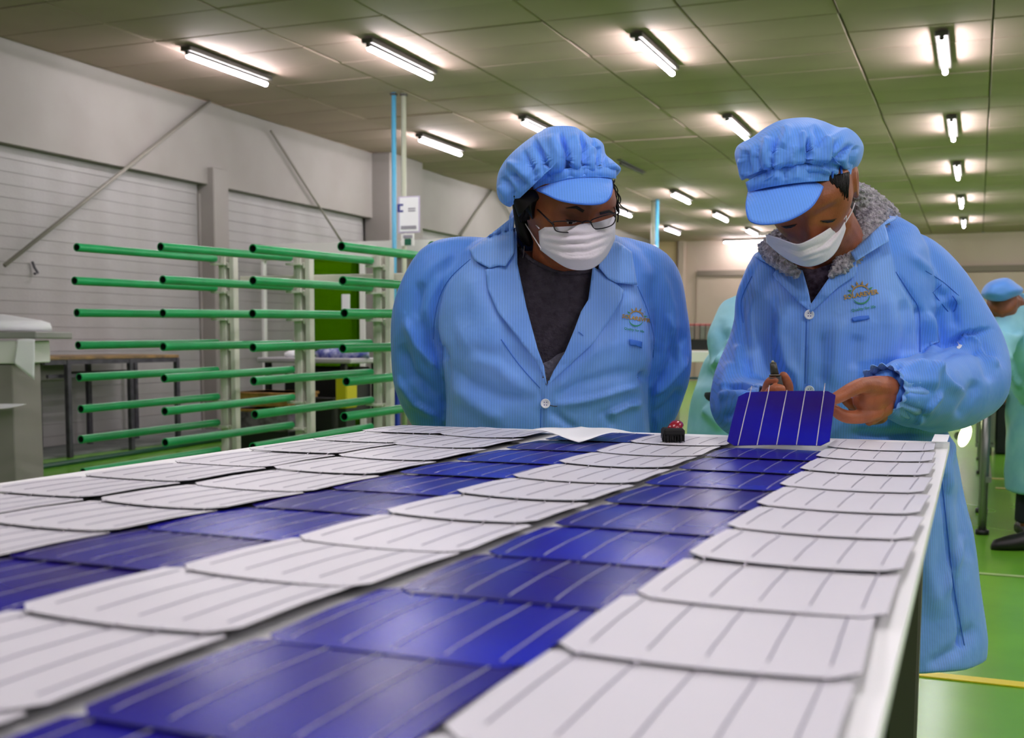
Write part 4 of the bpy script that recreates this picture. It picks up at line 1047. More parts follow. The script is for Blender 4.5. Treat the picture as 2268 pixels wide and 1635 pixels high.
# coat
cmb = MB().loft([ring(1238, 500, 2.36, 80, .07), ring(1230, 515, 2.36, 118, .085), ring(1222, 535, 2.36, 165, .10), ring(1216, 562, 2.36, 212, .115), ring(1213, 610, 2.36, 240, .135), ring(1212, 680, 2.36, 246, .15),
                 ring(1211, 760, 2.365, 243, .165), ring(1210, 830, 2.38, 228, .165), ring(1211, 900, 2.41, 224, .165), ring(1212, 960, 2.43, 228, .17), ring(1214, 1100, 2.45, 240, .175), ring(1216, 1300, 2.46, 250, .18), ring(1217, 1460, 2.46, 254, .185)])
La = [(1052, 582, 2.36, .055), (985, 610, 2.37, .072), (950, 690, 2.39, .074), (940, 780, 2.43, .072), (948, 860, 2.47, .068), (985, 930, 2.51, .062), (1060, 975, 2.57, .052), (1115, 990, 2.60, .042)]
Ra = [(1385, 585, 2.36, .055), (1430, 620, 2.37, .068), (1452, 700, 2.39, .068), (1462, 780, 2.42, .067), (1458, 850, 2.46, .064), (1425, 925, 2.51, .060), (1350, 975, 2.57, .052), (1300, 990, 2.60, .042)]
limb(cmb, La, 24); limb(cmb, Ra, 24)
fl = [ # seams and folds
    ([(1042, 572), (1000, 610), (975, 650), (962, 700), (960, 750), (975, 775)], 6, -.004),
    ([(962, 740), (982, 780), (990, 830), (988, 900), (986, 950)], 9, -.004, 2), ([(968, 765), (985, 800)], 9, -.007),
    ([(1412, 632), (1432, 680), (1446, 740), (1446, 790), (1432, 830)], 6, -.004),
    ([(1424, 832), (1434, 870), (1440, 910), (1446, 960)], 9, -.005, 2), ([(1418, 825), (1432, 845)], 9, -.007),
    ([(1430, 620), (1450, 690), (1462, 760), (1450, 820)], 12, -.007), ([(1462, 600), (1485, 680), (1500, 760)], 12, .005),
    ([(1372, 640), (1402, 720), (1420, 790), (1415, 830)], 22, .008),
    ([(900, 700), (925, 760), (975, 820)], 14, .010, 1), ([(885, 760), (915, 830), (975, 880)], 13, -.009), ([(880, 830), (920, 890), (975, 925)], 14, .008, 1), ([(935, 620), (925, 690), (950, 750), (975, 800)], 12, -.008),
    ([(990, 600), (950, 660), (930, 730)], 14, .006), ([(1500, 720), (1490, 800), (1440, 860)], 13, -.009), ([(1525, 790), (1480, 850), (1445, 880)], 13, .010, 1), ([(1515, 860), (1480, 900), (1445, 925)], 12, -.008),
    ([(1520, 740), (1500, 775), (1495, 810)], 9, -.006), ([(1475, 690), (1505, 770), (1500, 820)], 8, .006),
    ([(1010, 760), (1060, 735), (1120, 760)], 34, .006), ([(985, 800), (1040, 850), (1120, 880), (1190, 885)], 16, -.006), ([(1000, 850), (1060, 900), (1120, 935)], 18, .005),
    ([(1225, 885), (1290, 850), (1350, 835), (1410, 820)], 14, -.007), ([(1230, 895), (1310, 880), (1380, 860), (1425, 850)], 13, .007, 1), ([(1340, 920), (1390, 895), (1425, 890)], 12, .008, 1), ([(1215, 905), (1250, 935), (1280, 955)], 10, -.005),
    ([(1230, 870), (1280, 810), (1340, 760)], 14, .005), ([(1040, 600), (1070, 680), (1120, 740)], 26, .006), ([(1170, 870), (1100, 810), (1030, 790)], 16, .005),
    ([(1195, 860), (1203, 900), (1198, 960)], 5, -.003), ([(1330, 905), (1345, 925), (1360, 950)], 12, -.004),
    ([(1010, 560), (960, 590), (925, 640)], 12, .005), ([(1360, 540), (1420, 580), (1460, 620)], 16, .004)]
V1 = [(1128, 440), (1132, 520), (1140, 590), (1160, 683), (1185, 778), (1210, 853), (1232, 822), (1258, 783), (1280, 728), (1297, 690), (1312, 650), (1325, 600), (1345, 560), (1352, 500), (1340, 440)]
W3 = lambda q: bd(*q[:3])
arms = [(W3(a_), W3(b_), .085) for a_, b_ in zip(La[1:], La[2:])]+[(W3(a_), W3(b_), .08) for a_, b_ in zip(Ra[1:], Ra[2:])]
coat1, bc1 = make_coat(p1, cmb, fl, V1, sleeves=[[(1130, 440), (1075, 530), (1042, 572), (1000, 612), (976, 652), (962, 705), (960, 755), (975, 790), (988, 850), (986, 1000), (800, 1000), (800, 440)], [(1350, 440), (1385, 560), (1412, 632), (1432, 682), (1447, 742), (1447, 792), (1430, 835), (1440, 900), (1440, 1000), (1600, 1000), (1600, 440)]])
# lapels and collar
drape([(1144, 500), (1146, 585), (1166, 680), (1191, 774), (1205, 812), (1212, 856), (1199, 822), (1183, 796), (1145, 745), (1103, 692), (1081, 641), (1075, 598), (1104, 588), (1128, 560)], bc1, .008, 'lapel', M['coat'], p1, offf=lambda x, y: .010-.004*(y > 800))
drape([(1138, 478), (1139, 560), (1120, 590), (1104, 588), (1084, 594), (1050, 576), (1040, 553), (1075, 528), (1115, 497)], bc1, .014, 'collar', M['coat'], p1, offf=lambda x, y: .012+.010*max(0, (x-1080)/60))
drape([(1313, 590), (1303, 664), (1287, 690), (1273, 728), (1251, 781), (1226, 822), (1211, 856), (1237, 831), (1284, 787), (1316, 758), (1354, 704), (1376, 663), (1381, 643), (1345, 612)], bc1, .008, 'lapel', M['coat'], p1, offf=lambda x, y: .010-.004*(y > 800))
drape([(1330, 560), (1326, 592), (1346, 616), (1364, 626), (1411, 631), (1404, 590), (1399, 558), (1372, 538), (1352, 530)], bc1, .014, 'collar', M['coat'], p1, offf=lambda x, y: .014+.006*max(0, (1360-x)/40))
# standing collar round the back of the neck
cs = [bd(x, y, d_) for x, y, d_ in smoothc([(1134, 560, 2.27), (1128, 505, 2.30), (1150, 478, 2.38), (1220, 470, 2.43), (1300, 480, 2.40), (1350, 515, 2.31), (1345, 560, 2.26)], 6, False)]
k = MB().loft([cs, [p_+UP*.022-fw*.0 for p_ in cs]], closed=False); ob = k.build('collar_stand', M['coat'], p1, True); md = ob.modifiers.new('t', 'SOLIDIFY'); md.thickness = .003
for pts in ([(1042, 574), (1000, 612), (976, 652), (963, 705), (960, 752)], [(1412, 634), (1432, 682), (1447, 742), (1447, 792)], [(1198, 905), (1197, 950)], [(1196, 860), (1150, 808), (1110, 752)]):
    ribbon_on(pts, bc1, .0009, .0006, 'seam', M['seam'], p1)
button(1208, 894, bc1, p1)
ribbon_on([(1213, 897), (1226, 900), (1234, 900)], bc1, .0008, .002, 'button_thread', M['darkmetal'], p1)
drape([(1394, 751), (1422, 757), (1421, 772), (1414, 768), (1395, 765)], bc1, .003, 'pocket_tab', M['coat_dark'], p1, step=4)
ribbon_on([(1281, 735), (1288, 740), (1292, 744)], bc1, .0007, .013, 'buttonhole', M['seam'], p1)
logo(p1, bc1, 1409, 706, math.radians(10), 32)
# cap
cap_out = [(1100, 403), (1101, 429), (1110, 448), (1131, 458), (1142, 436), (1160, 424), (1186, 418), (1217, 408), (1265, 398), (1315, 395), (1352, 397), (1364, 392), (1375, 374), (1358, 356), (1342, 342), (1336, 319), (1322, 307), (1306, 303), (1292, 292), (1272, 281), (1234, 279), (1203, 287), (1160, 316), (1125, 348), (1106, 377)]
cf = [([(1243, 289), (1258, 334), (1261, 392)], 7, -.012, 1), ([(1284, 286), (1297, 325), (1294, 388)], 7, -.013, 1), ([(1184, 305), (1205, 345), (1219, 396)], 7, -.012, 1), ([(1160, 330), (1180, 369), (1193, 408)], 6, -.009, 1),
      ([(1310, 304), (1328, 330), (1326, 385)], 6, -.013, 1), ([(1339, 343), (1345, 370), (1338, 390)], 6, -.009, 1), ([(1130, 380), (1150, 400), (1165, 420)], 6, -.009), ([(1112, 390), (1130, 420), (1140, 440)], 6, -.008),
      ([(1220, 295), (1235, 340), (1238, 390)], 12, .006), ([(1268, 290), (1280, 340), (1277, 385)], 12, .006), ([(1120, 360), (1145, 370), (1170, 400)], 8, .007), ([(1310, 320), (1312, 350), (1310, 385)], 10, .005), ([(1104, 410), (1120, 430), (1128, 452)], 5, .006), ([(1350, 365), (1362, 372), (1372, 376)], 5, .006)]
inflate(cap_out, 2.22, .125, .12, 'cap', M['cap'], p1, nr=26, cen=(1245, 350), pw=2.6, fl=cf, ncirc=16)
ds1 = lambda u_: 2.105+.055*abs(u_)**2
visor([(1184, 418), (1217, 407), (1265, 395), (1312, 391), (1353, 394)], [(1186, 420), (1205, 428), (1241, 444), (1289, 452), (1331, 451), (1350, 438), (1356, 417), (1354, 397)], ds1, 2.045, p1, M['cap'])
MB().tube([bd(x, y, ds1((x-1268)/84)-.004) for x, y in smoothc([(1184, 417), (1217, 405), (1265, 393), (1312, 389), (1353, 393)], 6, False)], .0030, 8).build('cap_piping', M['cap'], p1, True)
# face: eyes, brows
def facepatch(hf, pts, name, mt, par, bv, off=.0012, th=.0012):
    PXY = proj(hf(np.array(pts))); return drape([tuple(q) for q in PXY], bv, off, name, mt, par, step=2.5, thick=th, defd=2.1)
for s in (-1, 1):
    facepatch(hf1, [(s*.019, .1, .003), (s*.026, .1, -.0005), (s*.036, .1, -.001), (s*.045, .1, .004), (s*.036, .1, .003), (s*.027, .1, .0035)], 'eyelashes', M['brow'], p1, bv_body)
    facepatch(hf1, [(s*.022, .1, .0), (s*.030, .1, -.004), (s*.038, .1, -.004), (s*.043, .1, .001), (s*.034, .1, .0005)], 'eye', M['eye'], p1, bv_body, .0006)
    facepatch(hf1, [(s*.029, .1, .001), (s*.030, .1, -.004), (s*.036, .1, -.004), (s*.037, .1, .001)], 'iris', M['iris'], p1, bv_body, .001)
    facepatch(hf1, [(s*.014, .1, .022), (s*.030, .1, .028), (s*.048, .1, .022), (s*.030, .1, .0235), (s*.016, .1, .018)], 'eyebrow', M['brow'], p1, bv_body)
# mask
def mask_patch(top, bot, lef, depf, parent, fl, name='mask', nu=44, nv=26, mt=None):
    Tp, Bt = np.array(smoothc(top, 10, False)), np.array(smoothc(bot, 10, False))
    def rs(C_, m_):
        L = np.r_[0, np.cumsum(np.linalg.norm(np.diff(C_, axis=0), axis=1))]; t = np.linspace(0, L[-1], m_); return np.stack([np.interp(t, L, C_[:, k]) for k in (0, 1)], 1)
    Tp, Bt = rs(Tp, nu), rs(Bt, nu); V = []
    for i in range(nv):
        v = i/(nv-1)
        for j in range(nu):
            u_ = j/(nu-1)*2-1; p = Tp[j]*(1-v)+Bt[j]*v
            V.append(bd(p[0], p[1], depf(u_, v)))
    Fc = [(i*nu+j, i*nu+j+1, (i+1)*nu+j+1, (i+1)*nu+j) for i in range(nv-1) for j in range(nu-1)]
    V = np.array(V); N = np.tile(-fw, (len(V), 1)); V = folds(V, N, fl)
    o = MB().add(V, Fc).build(name, mt or M['mask'], parent, True); md = o.modifiers.new('t', 'SOLIDIFY'); md.thickness = .0022; md.offset = 0
    return o
mf = [([(1196, 518), (1240, 524), (1300, 520), (1358, 504)], 3.2, -.0035), ([(1196, 534), (1240, 541), (1300, 538), (1358, 520)], 3.2, -.0035), ([(1205, 548), (1250, 558), (1300, 556), (1350, 540)], 3.2, -.003), ([(1196, 526), (1240, 532), (1300, 529), (1360, 512)], 3.5, .003), ([(1215, 560), (1260, 574), (1310, 572), (1345, 556)], 3.5, .003),
      ([(1198, 510), (1250, 514), (1300, 510)], 3, .003)]
mask_patch([(1193, 504), (1230, 503), (1270, 501), (1290, 496), (1315, 494), (1340, 487), (1363, 478)], [(1197, 553), (1222, 572), (1255, 592), (1285, 598), (1315, 592), (1342, 568), (1361, 530)], None,
           lambda u_, v: 2.175-.10*(1-abs(u_-.1)**2.2*.8)*1.0-.012*math.sin(math.pi*v)+.012*(v > .8)*(v-.8)/.2+(.03 if abs(u_) > .97 else 0)*0, p1, mf)
for pts in ([(1194, 506), (1180, 490), (1166, 474)], [(1198, 551), (1184, 528), (1164, 496)]):
    MB().tube([bd(x, y, d_) for (x, y), d_ in zip(smoothc(pts, 5, False), np.linspace(2.15, 2.215, 11))], .0012, 6).build('ear_loop', M['mask'], p1, True)
mask_patch([(1178, 398), (1215, 384), (1265, 372), (1315, 368), (1364, 376)], [(1182, 420), (1217, 408), (1265, 396), (1312, 392), (1353, 394), (1364, 396)], None, lambda u_, v: ds1(u_)-.004-.004*math.sin(math.pi*v), p1, [([(1219, 380), (1222, 404)], 4, -.004), ([(1261, 372), (1262, 396)], 4, -.004), ([(1294, 370), (1294, 394)], 4, -.004), ([(1326, 370), (1326, 394)], 4, -.004)], name='cap_band', mt=M['cap'])
# glasses
Gd = 2.075
def rim(pts, dep, name='rim', par=None, w_=.0011):
    return MB().tube([bd(x, y, dep) for x, y in smoothc(pts, 6)], w_, 6, closed=True, caps=False).build(name, M['glass_frame'], par, True)
gl = bpy.data.objects.new('glasses', None); COL.objects.link(gl); gl.parent = p1
LL = [(1225, 492), (1258, 490), (1288, 492), (1289, 503), (1282, 512), (1256, 515), (1233, 512), (1227, 503)]
RL = [(1310, 488), (1338, 478), (1360, 474), (1363, 486), (1356, 498), (1338, 505), (1318, 507), (1312, 500)]
for L_ in (LL, RL):
    rim(L_, Gd, 'rim', gl)
    inflate(L_, Gd, .0008, .0008, 'lens', M['lens'], gl, nr=3, ncirc=4)
MB().tube([bd(x, y, Gd-.003) for x, y in [(1288, 494), (1297, 490), (1304, 490), (1311, 494)]], .0016, 8).build('bridge', M['glass_frame'], gl, True)
MB().tube([bd(x, y, d_) for x, y, d_ in [(1226, 497), ] and [(1226, 498, Gd), (1212, 485, 2.10), (1185, 458, 2.16), (1172, 444, 2.20)]], .0017, 8).build('temple', M['glass_frame'], gl, True)
MB().tube([bd(x, y, d_) for x, y, d_ in [(1362, 480, Gd), (1364, 468, 2.12), (1358, 450, 2.18)]], .0017, 8).build('temple', M['glass_frame'], gl, True)
# hair
inflate([(1136, 434), (1160, 424), (1190, 418), (1222, 420), (1206, 436), (1192, 448), (1184, 470), (1180, 486), (1168, 470), (1158, 462), (1150, 480), (1143, 466)], 2.165, .03, .05, 'hair', M['hair'], p1, nr=8)
inflate([(1136, 440), (1160, 440), (1172, 480), (1180, 520), (1176, 545), (1160, 540), (1146, 520), (1138, 480)], 2.27, .03, .04, 'hair', M['hair'], p1, nr=8)
hr = MB()
for k in range(26):
    x0 = 1354+rng.uniform(-4, 10); y0 = 398+rng.uniform(0, 10); q = []
    ph_ = rng.uniform(0, 6); am = rng.uniform(3, 8); ln = rng.uniform(40, 95)
    for j in range(12): t_ = j/11; q.append(bd(x0+6*t_+am*math.sin(ph_+t_*5.5), y0+ln*t_, 2.17+.01*math.sin(ph_+4*t_)))
    hr.tube(q, .0012, 4)
q = [bd(x, y, 2.13) for x, y in smoothc([(1362, 420), (1366, 440), (1376, 456), (1389, 466), (1390, 470)], 5, False)]; hr.tube(q, .0009, 4)
for k in range(90):
    t0 = rng.uniform(0, 1); x0 = 1140+t0*70; q = []; ph_ = rng.uniform(0, 6)
    for j in range(8): t_ = j/7; q.append(bd(x0+(1160-x0)*t_*.6+2*math.sin(ph_+4*t_), 424+10*(1-t0)+t_*rng.uniform(55, 60), 2.145+.10*t_*.4))
    hr.tube(q, .0011, 4)
ho_ = hr.build('curly_hair', M['hair'], p1, True); ho_['kind'] = 'stuff'
MB().tube([bd(x, y, 2.245) for x, y in smoothc([(1161, 545), (1160, 560), (1158, 572)], 4, False)], .0008, 5).build('necklace', M['alu'], p1)

# ------------------------------------------------------------------ worker on the right, lifting a cell
base = bd(1860, 900, 2.44); base[2] = 0
p2 = thing('person', 'person in a blue coat over a grey fleece hood, lifting a blue cell', 'person', tuple(base), YAW)
hf2 = head_frame(bd(1790, 420, 2.16), 40, -18, -7, 1.08)
bmb = MB(); bmb.add(hf2(hv), hfc)
for s in (-1, 1):
    ev_, ef_ = ear_points(s); bmb.add(hf2(ev_), ef_)
limb(bmb, [(1822, 490, 2.24, .058), (1845, 540, 2.32, .062), (1862, 610, 2.38, .075)])
bmb.loft([ring(1866, 580, 2.38, 110, .06), ring(1860, 620, 2.38, 160, .085), ring(1855, 760, 2.40, 160, .095), ring(1868, 960, 2.42, 165, .11), ring(1880, 1080, 2.43, 170, .11)])
limb(bmb, [(1985, 570, 2.42, .045), (2090, 720, 2.42, .044), (2120, 830, 2.38, .040), (2040, 866, 2.18, .034), (1985, 866, 2.06, .028), (1960, 868, 2.03, .027)])
limb(bmb, [(1700, 620, 2.38, .045), (1675, 780, 2.37, .042), (1655, 880, 2.32, .038), (1690, 895, 2.18, .032), (1712, 885, 2.06, .027), (1715, 880, 2.02, .027)])
legs(bmb, 1890, 2.46, .90)
V, Fc, N = vox(bmb, .0036, 2); bv_b2 = bvh_of(V, Fc)
hm = MB()      # hands: palm, four fingers, thumb
limb(hm, [(1984, 868, 2.055, .026), (1958, 872, 2.025, .030), (1930, 880, 1.995, .030), (1915, 885, 1.985, .024)], 20, flat=.8)
limb(hm, [(1965, 860, 2.02, .022), (1935, 858, 1.985, .020), (1918, 856, 1.965, .016)], 16)
finger(hm, [(1945, 858, 1.99, .016), (1915, 853, 1.95, .0138), (1888, 862, 1.925, .0125), (1858, 879, 1.905, .0110), (1836, 889, 1.900, .0085), (1829, 892, 1.900, .006)])     # thumb on top of the wafer
finger(hm, [(1938, 912, 2.00, .0155), (1912, 922, 1.985, .0130), (1882, 924, 1.975, .0118), (1860, 917, 1.972, .0108), (1847, 906, 1.968, .0090)])     # index finger below
finger(hm, [(1935, 903, 2.03, .0130), (1905, 900, 2.03, .0110), (1884, 894, 2.02, .0098), (1870, 882, 2.01, .0085)])       # middle
finger(hm, [(1945, 918, 2.04, .0130), (1918, 920, 2.055, .0110), (1898, 912, 2.05, .0095), (1886, 900, 2.035, .0080)])     # ring
finger(hm, [(1952, 924, 2.05, .0120), (1932, 930, 2.07, .0098), (1915, 924, 2.075, .0085), (1906, 912, 2.065, .0072)])     # little
limb(hm, [(1950, 900, 2.02, .024), (1932, 925, 2.02, .014), (1926, 933, 2.015, .009)], 14)          # knuckle at the heel of the fist
Vh, Fh, Nh = vox(hm, .0017, 3)
hm2 = MB()
limb(hm2, [(1716, 892, 2.06, .025), (1718, 884, 2.03, .028), (1722, 876, 2.015, .026)], 18, flat=.8)
finger(hm2, [(1704, 884, 2.01, .011), (1700, 862, 1.99, .0098), (1706, 846, 1.975, .0088), (1717, 843, 1.965, .0075)])
finger(hm2, [(1742, 884, 2.02, .011), (1745, 858, 2.00, .0098), (1740, 842, 1.985, .0090), (1735, 833, 1.975, .0080)])
finger(hm2, [(1706, 892, 2.00, .011), (1704, 874, 1.97, .0100), (1716, 862, 1.955, .0092), (1730, 862, 1.955, .0080)])
finger(hm2, [(1708, 902, 2.00, .011), (1706, 890, 1.97, .0098), (1720, 880, 1.958, .0090), (1732, 881, 1.962, .0080)])
finger(hm2, [(1712, 912, 2.00, .010), (1710, 902, 1.975, .0088), (1722, 896, 1.965, .0080), (1732, 898, 1.97, .0070)])
V2_, F2_, N2_ = vox(hm2, .0018, 2)
k = as_mb(V, Fc); k.add(Vh, Fh); k.add(V2_, F2_); k.build('body', M['skin2'], p2, True)
bvh_h = bvh_of(Vh, Fh)
drape([(1824, 893), (1829, 886), (1841, 880), (1850, 881), (1848, 887), (1838, 893), (1829, 896)], bvh_h, .0007, 'thumb_nail', M['lip'], p2, step=2.2, thick=.0006, defd=1.89)
c = bd(1880, 900, 2.46); c[2] = 0
trousers(p2, c, .86)
for s in (-1, 1): shoe(p2, c, s, M['shoe'])
# hooded top
smb = MB().loft([ring(1860, 560, 2.36, 80, .07, tl=.2), ring(1862, 580, 2.38, 100, .085, tl=.3), ring(1860, 600, 2.39, 125, .10, tl=.25), ring(1856, 660, 2.40, 150, .115), ring(1854, 760, 2.40, 150, .12), ring(1856, 860, 2.40, 180, .13), ring(1866, 960, 2.42, 185, .135), ring(1870, 1060, 2.43, 190, .14)])
V, Fc, N = vox(smb, .007, 4); as_mb(V, Fc).build('hooded_top', M['camo'], p2, True)
hd = MB()
hp = smoothc([(1700, 548, 2.34, .018), (1714, 566, 2.28, .018), (1738, 588, 2.25, .014), (1762, 606, 2.24, .010)], 6, False)
limb(hd, [tuple(p) for p in hp], 18)
limb(hd, [(1893, 425, 2.33, .020), (1905, 460, 2.36, .036), (1920, 500, 2.36, .046), (1905, 540, 2.33, .040), (1884, 568, 2.29, .028), (1862, 592, 2.26, .018), (1846, 606, 2.25, .010)], 24)
limb(hd, [(1905, 440, 2.40, .030), (1935, 480, 2.44, .044), (1950, 505, 2.46, .044), (1930, 545, 2.42, .04)], 24)
limb(hd, [(1900, 440, 2.42, .034), (1850, 470, 2.47, .05), (1780, 520, 2.45, .045), (1715, 545, 2.38, .025)], 20)
V, Fc, N = vox(hd, .0032, 3)
ph = V @ np.array([[520., 130, 60], [90, 480, 170], [60, 150, 560]])
V = V+N*(.0028*(np.sin(ph[:, 0])*np.sin(ph[:, 1])+.7*np.sin(ph[:, 2]+2*np.sin(ph[:, 0]*.4))))[:, None]
as_mb(V, Fc).build('fleece_hood', M['fleece'], p2, True)
# coat
cmb = MB().loft([ring(1880, 505, 2.42, 74, .06, tl=.35), ring(1872, 525, 2.41, 112, .085, tl=.38), ring(1862, 556, 2.40, 160, .105, tl=.32), ring(1856, 592, 2.39, 190, .125, tl=.22), ring(1853, 650, 2.39, 205, .14, tl=.10), ring(1852, 720, 2.39, 206, .15), ring(1852, 800, 2.40, 205, .15), ring(1858, 900, 2.42, 212, .155), ring(1872, 1000, 2.43, 232, .16), ring(1893, 1150, 2.44, 246, .17), ring(1904, 1300, 2.44, 256, .18), ring(1911, 1400, 2.44, 261, .185), ring(1912, 1440, 2.44, 258, .185)])
Ra = [(1965, 560, 2.42, .055), (2020, 590, 2.42, .068), (2062, 640, 2.42, .076), (2100, 710, 2.42, .082), (2132, 790, 2.41, .088), (2138, 842, 2.37, .088), (2085, 864, 2.27, .084), (2030, 868, 2.15, .070), (1992, 867, 2.075, .054), (1978, 867, 2.05, .046)]
Lb = [(1705, 600, 2.38, .050), (1693, 660, 2.38, .058), (1690, 720, 2.38, .062), (1672, 800, 2.37, .068), (1650, 870, 2.33, .070), (1652, 900, 2.27, .066), (1680, 905, 2.17, .056), (1700, 898, 2.09, .044)]
limb(cmb, Ra, 28); limb(cmb, Lb, 24)
fl = [([(1983, 600), (2015, 650), (2037, 690), (2040, 780)], 6, -.005), ([(2036, 690), (2042, 740), (2044, 792)], 8, -.006, 2), ([(2052, 690), (2062, 740), (2066, 790)], 11, .010),
      ([(2044, 788), (2080, 770), (2134, 738), (2198, 726)], 8, -.012, 1), ([(2070, 800), (2120, 770), (2175, 770), (2215, 800)], 10, -.010), ([(2060, 690), (2085, 670), (2130, 660)], 12, .006),
      ([(2130, 735), (2170, 760), (2215, 812)], 10, .009, 1), ([(2150, 750), (2180, 790), (2200, 850)], 12, -.007), ([(1990, 850), (2030, 862), (2070, 862)], 10, -.008), ([(2090, 800), (2060, 830), (2066, 870)], 10, .009), ([(2025, 945), (2055, 900), (2086, 866)], 10, .008, 1), ([(2010, 800), (2060, 810), (2100, 850), (2140, 870)], 14, .009, 1), ([(2120, 930), (2150, 880), (2165, 840)], 12, -.007), ([(2000, 900), (2030, 915), (2060, 925)], 9, -.008), ([(2085, 640), (2110, 690), (2115, 730)], 12, -.006), ([(2010, 560), (2060, 600), (2100, 660)], 10, .005), ([(1990, 800), (1985, 830), (1990, 860)], 7, -.007), ([(2005, 880), (1998, 910), (2010, 935)], 7, -.007),
      ([(1662, 610), (1640, 665), (1645, 720), (1650, 770)], 7, -.004, 2), ([(1680, 640), (1668, 700), (1672, 780)], 12, .009), ([(1712, 640), (1698, 720), (1706, 800), (1730, 850)], 12, -.009), ([(1738, 660), (1728, 740), (1750, 830)], 14, .007), ([(1650, 780), (1660, 830), (1700, 845)], 11, -.008), ([(1640, 760), (1636, 800), (1650, 830)], 12, .007), ([(1600, 860), (1640, 850), (1690, 862)], 8, -.014, 1), ([(1590, 880), (1620, 872), (1670, 878)], 8, .008), ([(1600, 930), (1625, 905), (1640, 890)], 9, -.009), ([(1620, 800), (1608, 840), (1600, 870)], 12, .006),
      ([(1786, 700), (1784, 780), (1780, 860)], 4, -.004, 2), ([(1740, 800), (1765, 830), (1770, 870)], 10, .006), ([(1860, 700), (1850, 780), (1840, 860)], 18, .006), ([(1900, 740), (1890, 820)], 14, -.005), ([(1960, 640), (1975, 720), (1965, 820)], 22, .007), ([(2000, 660), (2010, 740), (2000, 800)], 14, -.007), ([(1820, 730), (1825, 800), (1815, 860)], 14, -.006),
      ([(2085, 1060), (2098, 1180), (2112, 1300), (2135, 1430)], 6, -.008, 2), ([(2150, 1020), (2135, 1120), (2145, 1250)], 16, -.010), ([(2060, 1100), (2050, 1250), (2080, 1380)], 22, .009), ([(2160, 1380), (2120, 1440), (2050, 1480)], 14, -.008), ([(2110, 960), (2095, 1030), (2100, 1100)], 14, .009), ([(2150, 1180), (2115, 1250), (2090, 1330)], 10, .007), ([(1880, 960), (1950, 965), (2050, 955)], 10, -.01)]
V2 = [(1728, 480), (1728, 560), (1744, 596), (1772, 610), (1782, 645), (1794, 682), (1824, 640), (1852, 600), (1886, 562), (1915, 520), (1940, 480), (1900, 400), (1760, 400)]
arms = None
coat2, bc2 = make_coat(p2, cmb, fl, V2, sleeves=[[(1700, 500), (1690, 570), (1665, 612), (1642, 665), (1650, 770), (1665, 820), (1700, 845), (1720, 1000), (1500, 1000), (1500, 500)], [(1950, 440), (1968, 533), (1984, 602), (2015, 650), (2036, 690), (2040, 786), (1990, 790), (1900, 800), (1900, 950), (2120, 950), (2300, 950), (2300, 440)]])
# gathered cuffs
def cuff(parent, pts, mt, amp=.006, nw=16, name='cuff'):
    P = [bd(*q[:3]) for q in pts]; ax = P[-1]-P[0]; ax /= np.linalg.norm(ax); a_ = UP-ax*(UP @ ax); a_ /= np.linalg.norm(a_); b_ = np.cross(ax, a_); rings = []
    for (p, q) in zip(P, pts):
        r_, am = q[3], q[4]; rings.append([p+ax*(am*1.2*math.sin(nw*th+1)+am*.5*math.sin(5*th))+(a_*math.cos(th)+b_*math.sin(th))*(r_+am*math.cos(nw*th)) for th in np.linspace(0, 2*math.pi, 88, endpoint=False)])
    o = MB().loft(rings, caps=False).build(name, mt, parent, True); md = o.modifiers.new('t', 'SOLIDIFY'); md.thickness = .0015; md.offset = 0
cuff(p2, [(2000, 868, 2.09, .052, .001), (1984, 867, 2.065, .046, .003), (1970, 866, 2.045, .036, .002), (1962, 865, 2.035, .039, .0025), (1950, 863, 2.022, .044, .003)], M['coat'])
cuff(p2, [(1696, 900, 2.10, .044, .001), (1706, 896, 2.07, .036, .002), (1712, 892, 2.05, .032, .003), (1716, 888, 2.035, .036, .004)], M['coat'])
drape([(1738, 588), (1752, 590), (1778, 600), (1790, 642), (1797, 676), (1796, 692), (1768, 670), (1740, 641), (1718, 619), (1712, 608), (1723, 592)], bc2, .010, 'lapel', M['coat'], p2, offf=lambda x, y: .011-.005*(y > 660))
drape([(1698, 545), (1716, 566), (1742, 588), (1724, 594), (1696, 582), (1670, 568), (1682, 555)], bc2, .014, 'collar', M['coat'], p2)
drape([(1890, 560), (1851, 594), (1822, 636), (1793, 678), (1796, 692), (1827, 664), (1855, 637), (1893, 612), (1897, 602), (1896, 572)], bc2, .010, 'lapel', M['coat'], p2, offf=lambda x, y: .011-.005*(y > 660))
drape([(1988, 478), (1966, 486), (1930, 518), (1884, 560), (1896, 578), (1932, 556), (1969, 534), (1960, 498), (1984, 486)], bc2, .014, 'collar', M['coat'], p2, offf=lambda x, y: .034)
for pts in ([(1984, 602), (2015, 650), (2036, 690), (2038, 780)], [(1665, 612), (1642, 665), (1646, 715)], [(1786, 712), (1785, 780), (1783, 850)], [(2050, 600), (2088, 624), (2124, 655)], [(2066, 648), (2086, 630)], [(2066, 648), (2100, 690)], [(2110, 655), (2120, 672), (2112, 690)], [(2086, 1062), (2099, 1180), (2113, 1300), (2136, 1430)]):
    ribbon_on(pts, bc2, .0009, .0006, 'seam', M['seam'], p2)
button(1792, 697, bc2, p2, .0098); button(1792, 865, bc2, p2, .0098)
drape([(1887, 704), (1905, 700), (1924, 699), (1926, 706), (1908, 710), (1889, 713)], bc2, .003, 'pocket_tab', M['coat_dark'], p2, step=4)
drape([(2121, 757), (2124, 763), (2131, 765), (2129, 769), (2124, 773), (2119, 771), (2119, 768), (2123, 766)], bc2, .0015, 'white_mark', M['paper'], p2, step=2)
logo(p2, bc2, 1907, 653, math.radians(-10), 39)
